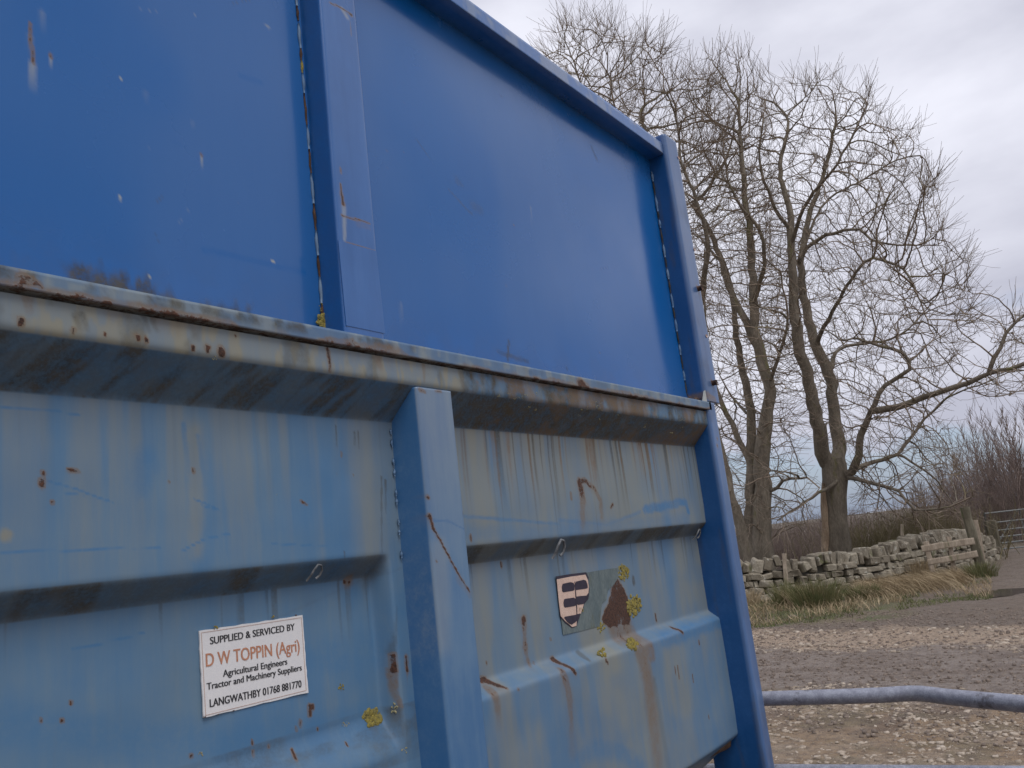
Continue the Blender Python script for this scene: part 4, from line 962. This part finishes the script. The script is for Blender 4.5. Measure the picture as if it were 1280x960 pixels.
fence = empty('wooden_rail_fence', G(1168, 722)); tag(fence, 'short weathered wooden rail fence standing against the right end of the wall', 'fence')
timber('post', Dp(1168, 724, d1 - .3), Dp(1157, 677, d1 - .3), .13, .12, WOOD, fence)
timber('post', Dp(1193, 716, (d1 + d2) / 2 - .25), Dp(1186, 671, (d1 + d2) / 2 - .25), .12, .10, WOOD, fence)
timber('rail', Dp(1152, 686, d1 - .35), Dp(1218, 676, d2 - .35), .06, .15, WOOD, fence)
timber('rail', Dp(1160, 703, d1 - .35), Dp(1222, 692, d2 - .35), .06, .14, WOOD, fence)
pst = empty('leaning_post', G(1228, 716)); tag(pst, 'tall dark leaning wooden post at the right end of the rail fence', 'post')
timber('post', Dp(1229, 720, d2 - .15), Dp(1206, 634, d2 - .15), .22, .20, WOODD, pst)
pst = empty('thin_post', G(1226, 700)); tag(pst, 'short pale post rising behind the tall leaning post', 'post')
timber('post', Dp(1228, 700, d2 + 1.2), Dp(1219, 650, d2 + 1.2), .13, .12, WOOD, pst)
dg = 29.5
pst = empty('gate_stoop', Dp(1246, 697, dg - 1.5)); tag(pst, 'mossy squat gate post beside the far metal gate', 'post')
timber('post', Dp(1248, 699, dg - 1.5), Dp(1237, 651, dg - 1.5), .36, .30, WOODD, pst)
# shattered stakes behind the wall
for px, y0, y1, d_ in [(1127, 690, 655, 25.5), (980, 725, 692, 20.6)]:
    e_ = empty('wooden_stake', Dp(px, y0, d_)); tag(e_, 'thin broken wooden stake showing above the coping' if px > 1000 else 'thin grey stake leaning on the face of the low wall', 'stake'); timber('stake', Dp(px + 3, y0 + 6, d_ - .6), Dp(px, y1, d_ - .6), .10, .09, WOOD, e_)
# far metal gate
DULL = simple('dull_grey_steel', (.17, .18, .18), (.25, .26, .25), 20, .7, .2, .001)
fg = empty('far_gate', Dp(1265, 690, dg)); tag(fg, 'pale grey six bar metal gate closing the far track', 'gate')
gl0, gl1 = Dp(1241, 690, dg), Dp(1330, 678, dg)
gl1 = Dp(1330, 677, dg + .5); z0 = .12; z1 = 1.22
for z in (z0, .30, .48, .68, .92, z1): tube('bar', [Vector((gl0.x, gl0.y, z)), Vector((gl1.x, gl1.y, z))], .021, DULL, fg, 8)
for f in (0, 1): q = gl0.lerp(gl1, f); tube('stile', [Vector((q.x, q.y, z0 - .04)), Vector((q.x, q.y, z1 + .04))], .026, DULL, fg, 8)
q0, q1 = gl0.lerp(gl1, .02), gl0.lerp(gl1, .48); tube('brace', [Vector((q0.x, q0.y, z0)), Vector((q1.x, q1.y, z1))], .018, DULL, fg, 8)
q0 = gl0.lerp(gl1, .5); tube('upright', [Vector((q0.x, q0.y, z0)), Vector((q0.x, q0.y, z1))], .018, DULL, fg, 8)

# ================================================================ TREES
def inpoly(x, y, poly):
    c = False; j = len(poly) - 1
    for i in range(len(poly)):
        if (poly[i][1] > y) != (poly[j][1] > y) and x < (poly[j][0] - poly[i][0]) * (y - poly[i][1]) / (poly[j][1] - poly[i][1]) + poly[i][0]: c = not c
        j = i
    return c
def grow_tree(name, label, dist, limbs, polys, natt, depth, seed, twigs=3, kill=.42, step=.26, tipr=.0065, droop=.0, tlen=(.4, .95)):
    """limbs: list of (points [(px,py,depth offset)], r0, r1), first is the trunk. Crown filled by space colonisation."""
    rr = random.Random(seed); pos = []; par = []; rad = []
    def nearest(p): return min(range(len(pos)), key=lambda i: (pos[i] - p).length_squared)
    for li, (pts, r0, r1) in enumerate(limbs):
        q = [Dp(a, b, dist + c_) for a, b, c_ in pts]
        if li == 0: q[0].z = -.1
        # smooth resample
        path = []
        for i in range(len(q) - 1):
            n = max(1, int((q[i + 1] - q[i]).length / step))
            p0 = q[max(i - 1, 0)]; p3 = q[min(i + 2, len(q) - 1)]
            for k in range(n):
                t = k / n; path.append(.5 * ((2 * q[i]) + (q[i + 1] - p0) * t + (2 * p0 - 5 * q[i] + 4 * q[i + 1] - p3) * t * t + (3 * q[i] - p0 - 3 * q[i + 1] + p3) * t ** 3))
        path.append(q[-1])
        last = -1
        if li:
            last = nearest(path[0])
        for k, p_ in enumerate(path):
            f = k / max(1, len(path) - 1)
            if li and k == 0: 
                continue
            wob = min(.018, r0 * .2) if 0 < k else 0
            pos.append(p_ + Vector((rr.gauss(0, wob), rr.gauss(0, wob), rr.gauss(0, wob)))); par.append(last); rad.append((r0 + (r1 - r0) * f ** .65) * (1 if li == 0 and f < .35 else .88)); last = len(pos) - 1
    nhand = len(pos)
    att = []
    xs_ = [p_[0] for pl_ in polys for p_ in pl_]; ys_ = [p_[1] for pl_ in polys for p_ in pl_]
    cx_, cy_ = sum(xs_) / len(xs_), sum(ys_) / len(ys_)
    while len(att) < natt:
        x = rr.uniform(min(xs_), max(xs_)); y = rr.uniform(min(ys_), max(ys_))
        if not any(inpoly(x, y, pl_) for pl_ in polys): continue
        e_ = math.hypot((x - cx_) / (max(xs_) - min(xs_)) * 2, (y - cy_) / (max(ys_) - min(ys_)) * 2)
        att.append(Dp(x, y, dist + rr.uniform(-1, 1) * depth * max(.35, math.sqrt(max(0, 1 - .7 * e_ * e_)))))
    active = [True] * len(att); inf = 2.6
    for it in range(90):
        kd = kdtree.KDTree(len(pos))
        for i, p_ in enumerate(pos): kd.insert(p_, i)
        kd.balance(); pull = {}; any_ = False
        for ai, a in enumerate(att):
            if not active[ai]: continue
            co, idx, d = kd.find(a)
            if d < kill: active[ai] = False; continue
            if d < inf or it < 12: pull.setdefault(idx, []).append((a - pos[idx]).normalized())
        if not pull: break
        for idx, vs in pull.items():
            v = sum(vs, Vector()) / len(vs)
            pv = (pos[idx] - pos[par[idx]]).normalized() if par[idx] >= 0 else Vector((0, 0, 1))
            v = v + pv * .35 + Vector((rr.gauss(0, .13), rr.gauss(0, .13), rr.gauss(0, .12) + .10 - droop))
            if v.length < .05: continue
            pos.append(pos[idx] + v.normalized() * step * rr.uniform(.75, 1.1)); par.append(idx); rad.append(0)
        if len(pos) > 26000: break
    n1 = len(pos); kids = [0] * n1; ctr = sum(att, Vector()) / len(att) - Vector((0, 0, 2.5))
    for i in range(n1):
        if par[i] >= 0: kids[par[i]] += 1
    # fine twigs on ends and along thin wood
    for i in range(nhand, n1):
        k = twigs if kids[i] == 0 else (1 if rr.random() < .5 else 0)
        pv = (pos[i] - pos[par[i]]).normalized()
        for _ in range(k):
            d = (pv * .8 + (pos[i] - ctr).normalized() * .55 + Vector((rr.gauss(0, .42), rr.gauss(0, .42), rr.gauss(.18, .35)))).normalized(); last = i; ln = rr.uniform(*tlen); ns = 4
            for s_ in range(ns):
                d = (d + Vector((rr.gauss(0, .09), rr.gauss(0, .09), .06 - droop * .6 + rr.gauss(0, .12)))).normalized()
                pos.append(pos[last] + d * ln / ns); par.append(last); rad.append(0); last = len(pos) - 1
    n = len(pos)
    # pipe model
    ex = 2.05; acc = [0.0] * n; ch = [[] for _ in range(n)]
    for i in range(n):
        if par[i] >= 0: ch[par[i]].append(i)
    pr = [0.0] * n
    for i in range(n - 1, -1, -1):
        pr[i] = tipr if not ch[i] else sum(pr[c_] ** ex for c_ in ch[i]) ** (1 / ex)
        pr[i] = min(pr[i], .16)
    for i in range(n):
        if rad[i]: pr[i] = max(rad[i], min(pr[i], rad[i] * 1.15))
        elif par[i] >= 0: pr[i] = min(pr[i], pr[par[i]] * .92)
    thick = ([], []); thin = ([], [])
    starts = [(i, -1) for i in range(n) if par[i] < 0]
    while starts:
        i, pi = starts.pop(); chain = [i] if pi < 0 else [pi, i]
        while ch[i]:
            c_ = sorted(ch[i], key=lambda q_: -pr[q_]); 
            for o_ in c_[1:]: starts.append((o_, i))
            i = c_[0]; chain.append(i)
        rads_ = [pr[k] for k in chain]
        if pi >= 0: rads_[0] = min(pr[pi], pr[chain[1]] * 1.35)
        big = rads_[0] > .045
        sides = 12 if rads_[0] > .12 else (6 if big else 3)
        V, Fq = tube_arrays([pos[k] for k in chain], rads_, sides, False)
        tgt = thick if big else thin; o_ = len(tgt[0]); tgt[0].extend(V); tgt[1].extend([[a + o_ for a in f] for f in Fq])
    th = empty(name, Vector((pos[0].x, pos[0].y, 0))); tag(th, label, 'tree', 'bare trees behind the stone wall')
    V = np.array([tuple(v) for v in thick[0]])
    nz = (fbm(V[:, 0] * 9 + V[:, 1] * 5, V[:, 2] * 2.2, 3, seed) - .5) * .06
    V[:, 0] += nz; V[:, 1] += nz * .6
    link('trunk', mesh_np('trunk', V, np.array(thick[1]), True), BARK, th)
    link('crown', mesh_np('crown', np.array([tuple(v) for v in thin[0]]), np.array(thin[1]), False), TWIG, th)
    print(name, 'nodes', n, 'hand', nhand, 'tris', 2 * (len(thick[1]) + len(thin[1])))
    return th
# tree B: the big one, right of the pair
LB = [([(1043, 700, 0), (1043, 650, 0), (1042, 600, 0), (1040, 575, 0)], .42, .40),
      ([(1040, 585, 0), (1027, 565, -.2), (1024, 535, -.4), (1014, 492, -.6), (1004, 453, -.8), (996, 420, -.9), (992, 375, -.9), (989, 305, -.8), (987, 262, -.6), (975, 215, -.2), (985, 160, 0)], .27, .045),
      ([(1042, 585, 0), (1050, 560, .3), (1044, 528, .5), (1039, 479, .6), (1026, 446, .8), (1016, 420, .9), (1007, 380, 1.1), (1001, 330, 1.2), (1012, 270, 1.4), (1030, 215, 1.5), (1045, 150, 1.4)], .25, .04),
      ([(1052, 600, 0), (1070, 581, -.5), (1076, 545, -.8), (1090, 515, -1), (1106, 482, -1.1), (1135, 463, -1.2), (1127, 440, -1.3), (1100, 432, -1.5)], .14, .04),
      ([(1090, 515, -1), (1120, 508, -1.4), (1155, 497, -1.8), (1208, 479, -2.2), (1247, 463, -2.5), (1285, 456, -2.8), (1330, 430, -3)], .11, .04),
      ([(1239, 462, -2.4), (1242, 446, -2.5), (1250, 436, -2.5), (1256, 415, -2.5), (1280, 395, -2.5)], .06, .03),
      ([(1057, 594, 0), (1083, 581, 1), (1122, 568, 1.5), (1140, 545, 1.7), (1155, 525, 1.9), (1175, 505, 2.1)], .10, .03),
      ([(1055, 594, -.1), (1024, 617, -.8), (998, 633, -1.3), (972, 650, -1.8)], .085, .02),
      ([(1060, 596, -.2), (1090, 604, -1), (1122, 614, -1.6), (1142, 637, -1.9), (1188, 633, -2.2), (1215, 620, -2.4)], .08, .015),
      ([(999, 316, 1.2), (1032, 295, .8), (1074, 286, .2), (1088, 300, 0), (1130, 307, -.4), (1153, 305, -.6)], .075, .02),
      ([(1020, 430, .8), (1040, 390, 0), (1069, 342, -1), (1092, 323, -1.4), (1130, 338, -1.7), (1149, 375, -2), (1160, 400, -2)], .085, .02),
      ([(1036, 470, .6), (1050, 436, 1.5), (1102, 427, 2), (1135, 412, 2.2), (1163, 380, 2.4)], .08, .02),
      ([(990, 300, -.8), (1010, 250, -1.6), (1040, 215, -2.2), (1060, 180, -2.4), (1085, 130, -2.5)], .07, .02),
      ([(996, 330, .9), (1030, 255, 2.2), (1080, 225, 2.6), (1120, 200, 2.6), (1150, 195, 2.5)], .065, .02),
      ([(989, 290, -.7), (965, 250, -1.4), (950, 200, -1.8), (955, 140, -2)], .07, .02)]
EB = [[(905, 130), (950, 95), (1000, 100), (1030, 88), (1065, 110), (1090, 105), (1100, 150), (1150, 165), (1140, 200), (1180, 230), (1172, 262), (1195, 290), (1165, 310), (1140, 318), (1100, 315), (1085, 325), (1150, 330), (1190, 310), (1218, 330), (1215, 360), (1228, 390), (1200, 440), (1170, 500), (1180, 560), (1150, 600), (1040, 560), (960, 470), (930, 300), (905, 200)],
      [(1225, 405), (1262, 392), (1320, 385), (1330, 450), (1280, 500), (1230, 505), (1190, 490), (1240, 450)], [(1060, 575), (1200, 560), (1215, 650), (1150, 665), (1080, 640)]]
grow_tree('bare_tree', 'largest bare tree with a trunk forked in two and a long limb reaching right', 25.5, LB, EB, 6600, 4.4, 3, twigs=4, kill=.36, step=.24, tipr=.0048)
tb = bpy.data.objects['bare_tree']; dd_ = 25.5 - .38
pts = [Dp(px, py, dd_) for px, py in [(1031, 694), (1031.5, 675), (1031, 655), (1030, 635), (1029, 615), (1029, 604)]]
V, Fq = tube_arrays(pts, [.10, .11, .09, .10, .07, .02], 8); V = [Vector(v) + Vector((random.gauss(0, .012), random.gauss(0, .018), 0)) for v in V]
link('torn_bark', mesh_np('torn_bark', V, Fq, True), simple('pale_torn_wood', (.27, .19, .125), (.42, .32, .22), 8, .95, .8, .02, stretch=(1, 1, .25), c3=(.13, .10, .07)), tb)
LA = [([(953, 705, 0), (953, 660, 0), (953, 617, 0), (954, 551, 0), (962, 492, 0), (952, 453, .2), (945, 420, .3), (941, 360, .3), (938, 300, .2), (930, 230, 0), (925, 160, 0)], .33, .05),
      ([(943, 700, .1), (940, 650, .2), (939, 604, .3), (939, 551, .5), (937, 502, .7), (927, 459, .9), (921, 420, 1), (915, 370, 1), (905, 330, 1)], .26, .06),
      ([(945, 590, .2), (931, 565, .4), (915, 530, .6), (903, 505, .8), (893, 480, 1), (885, 440, 1), (880, 380, 1.2)], .12, .04),
      ([(966, 618, 0), (978, 602, -.4), (1008, 597, -.8), (1024, 610, -1)], .06, .02),
      ([(944, 430, .3), (933, 403, .4), (910, 356, .8), (900, 319, 1.1), (881, 277, 1.4), (867, 258, 1.6), (886, 234, 1.8), (900, 211, 1.9)], .14, .045),
      ([(941, 380, .3), (955, 330, -.6), (950, 290, -1), (915, 240, -1.5), (905, 190, -1.8)], .09, .02),
      ([(962, 480, 0), (975, 440, -.6), (985, 400, -1), (975, 340, -1.3)], .07, .02),
      ([(905, 330, 1), (885, 310, 1.6), (870, 290, 2)], .06, .02),
      ([(938, 520, .6), (918, 500, 1.2), (900, 470, 1.6)], .05, .02)]
EA = [[(850, 110), (880, 60), (940, 65), (960, 120), (970, 300), (985, 420), (1000, 560), (960, 620), (920, 600), (880, 560), (870, 400), (840, 250)], [(905, 600), (1010, 590), (1020, 670), (930, 680)]]
grow_tree('bare_tree', 'bare tree with twin fused trunks and low limbs just right of the trailer post', 23.5, LA, EA, 5200, 3.4, 5, twigs=4, kill=.36, step=.24, tipr=.0048)
LC = [([(938, 708, 0), (927, 663, 0), (912, 617, 0), (900, 560, .2), (885, 500, .4), (872, 420, .5), (850, 330, .5), (830, 260, .6), (815, 200, .6), (800, 140, .6)], .15, .05),
      ([(872, 420, .5), (880, 350, -.5), (885, 300, -1), (870, 250, -1.2), (850, 190, -1.4), (845, 130, -1.4)], .11, .02),
      ([(850, 330, .5), (800, 270, 1), (760, 200, 1.4), (735, 130, 1.6), (715, 70, 1.6)], .10, .02),
      ([(830, 260, .6), (790, 190, -.6), (770, 140, -1), (760, 90, -1.1)], .08, .02)]
EC = [[(700, 24), (735, 28), (772, 34), (806, 48), (832, 62), (838, 100), (870, 90), (895, 90), (910, 160), (905, 260), (890, 400), (840, 330), (700, 250), (640, 150), (655, 80), (690, 60)]]
grow_tree('bare_tree', 'bare tree half hidden by the trailer, its upright twigs fanning above the top rail', 22.5, LC, EC, 3200, 3.2, 8, twigs=5, tlen=(.5, 1.15), kill=.34, step=.24, tipr=.0048)

# ================================================================ THICKET AND SAPLINGS
def stem_arrays(base, ht, lean, rr, r0, nb, V, Fq, blen=.35):
    pts = []; d = Vector((lean[0], lean[1], 1)).normalized(); p_ = base.copy(); n = 7
    for i in range(n + 1):
        pts.append(p_.copy()); d = (d + Vector((rr.gauss(0, .06), rr.gauss(0, .06), .03))).normalized(); p_ = p_ + d * ht / n
    v, f = tube_arrays(pts, [r0 * (1 - .85 * i / n) for i in range(n + 1)], 3, False); o = len(V); V.extend(v); Fq.extend([[a + o for a in q] for q in f])
    for k in range(nb):
        u = rr.uniform(.2, .97) * n; i = int(u); b0 = pts[i].lerp(pts[min(i + 1, n)], u - i); a = rr.uniform(0, 6.28); ln = ht * blen * (1.1 - u / n) * rr.uniform(.5, 1.2)
        dd = Vector((math.cos(a) * .55, math.sin(a) * .55, .9)).normalized(); q = [b0]
        for s_ in range(3): dd = (dd + Vector((rr.gauss(0, .15), rr.gauss(0, .15), .12))).normalized(); q.append(q[-1] + dd * ln / 3)
        v, f = tube_arrays(q, [r0 * .35, r0 * .28, r0 * .2, r0 * .13], 3, False); o = len(V); V.extend(v); Fq.extend([[a_ + o for a_ in g_] for g_ in f])
rr = random.Random(11)
def hull_top(px): return np.interp(px, [900, 960, 1000, 1060, 1120, 1160, 1200, 1240, 1280, 1340], [650, 652, 646, 634, 618, 602, 578, 566, 556, 548])
V, Fq = [], []
for i in range(1700):
    px = rr.uniform(890, 1350); d_ = rr.uniform(29, 44) if px < 1225 else rr.uniform(35, 46)
    b_ = Dp(px, 690, d_); b_.z = 0; ytop = hull_top(px) + abs(rr.gauss(0, 22)); tp = Dp(px, ytop, d_).z
    stem_arrays(b_, max(.6, tp), (rr.gauss(0, .16), rr.gauss(0, .16)), rr, .011, 9, V, Fq)
for i in range(1900):
    px = rr.uniform(560, 1075); d_ = rr.uniform(31, 40); b_ = Dp(px, 690, d_); b_.z = 0; stem_arrays(b_, max(.6, Dp(px, hull_top(px) - 6 + max(0, 900 - px) * .117 + abs(rr.gauss(0, 14)), d_).z), (rr.gauss(0, .25), rr.gauss(0, .25)), rr, .012, 8, V, Fq, .45)
me = mesh_np('thicket', V, np.array(Fq)); tag(link('thicket', me, SHRUB), 'purple brown thicket of bare scrub filling the space behind the wall', 'scrub', kind='stuff')
# low hanging mossy bush over the wall
MOSSY = simple('mossy_twigs', (.17, .14, .07), (.25, .21, .11), 2, .9)
V, Fq = [], []
for i in range(520):
    px = rr.gauss(1135, 48); d_ = rr.uniform(26.5, 29); b_ = Dp(px, 690, d_); b_.z = 0; stem_arrays(b_, Dp(px, 640 + abs(rr.gauss(0, 14)) - (px - 1080) * .15, d_).z, (rr.gauss(0, .35), rr.gauss(0, .35)), rr, .013, 8, V, Fq, .5)
bush = empty('hawthorn_bush', Dp(1135, 700, 27.5)); tag(bush, 'low yellow green mossy thorn bush spreading behind the coping stones', 'bush')
link('branches', mesh_np('branches', V, np.array(Fq)), MOSSY, bush)
spx = [(1150, 585, 36), (1172, 560, 38), (1190, 570, 34), (1206, 540, 37), (1219, 548, 40), (1230, 516, 36), (1243, 512, 38), (1256, 530, 35), (1265, 505, 39), (1277, 520, 36), (1290, 500, 38), (1305, 515, 36), (1322, 505, 38)]
for px, yt, d_ in spx:
    V, Fq = [], []; b_ = Dp(px + 18, 690, d_); b_.z = 0; ht = Dp(px, yt, d_).z
    for k in range(5): stem_arrays(b_ + Vector((rr.uniform(-.3, .3), rr.uniform(-.3, .3), 0)), ht * rr.uniform(.75, 1.12), (rr.gauss(0, .08), rr.gauss(0, .08)), rr, .028, 44, V, Fq, .42)
    th = empty('birch_sapling', b_); tag(th, 'slender bare sapling with reddish upright twigs beyond the far gate', 'tree', 'saplings beyond the far gate')
    link('stems', mesh_np('stems', V, np.array(Fq)), SHRUB, th)
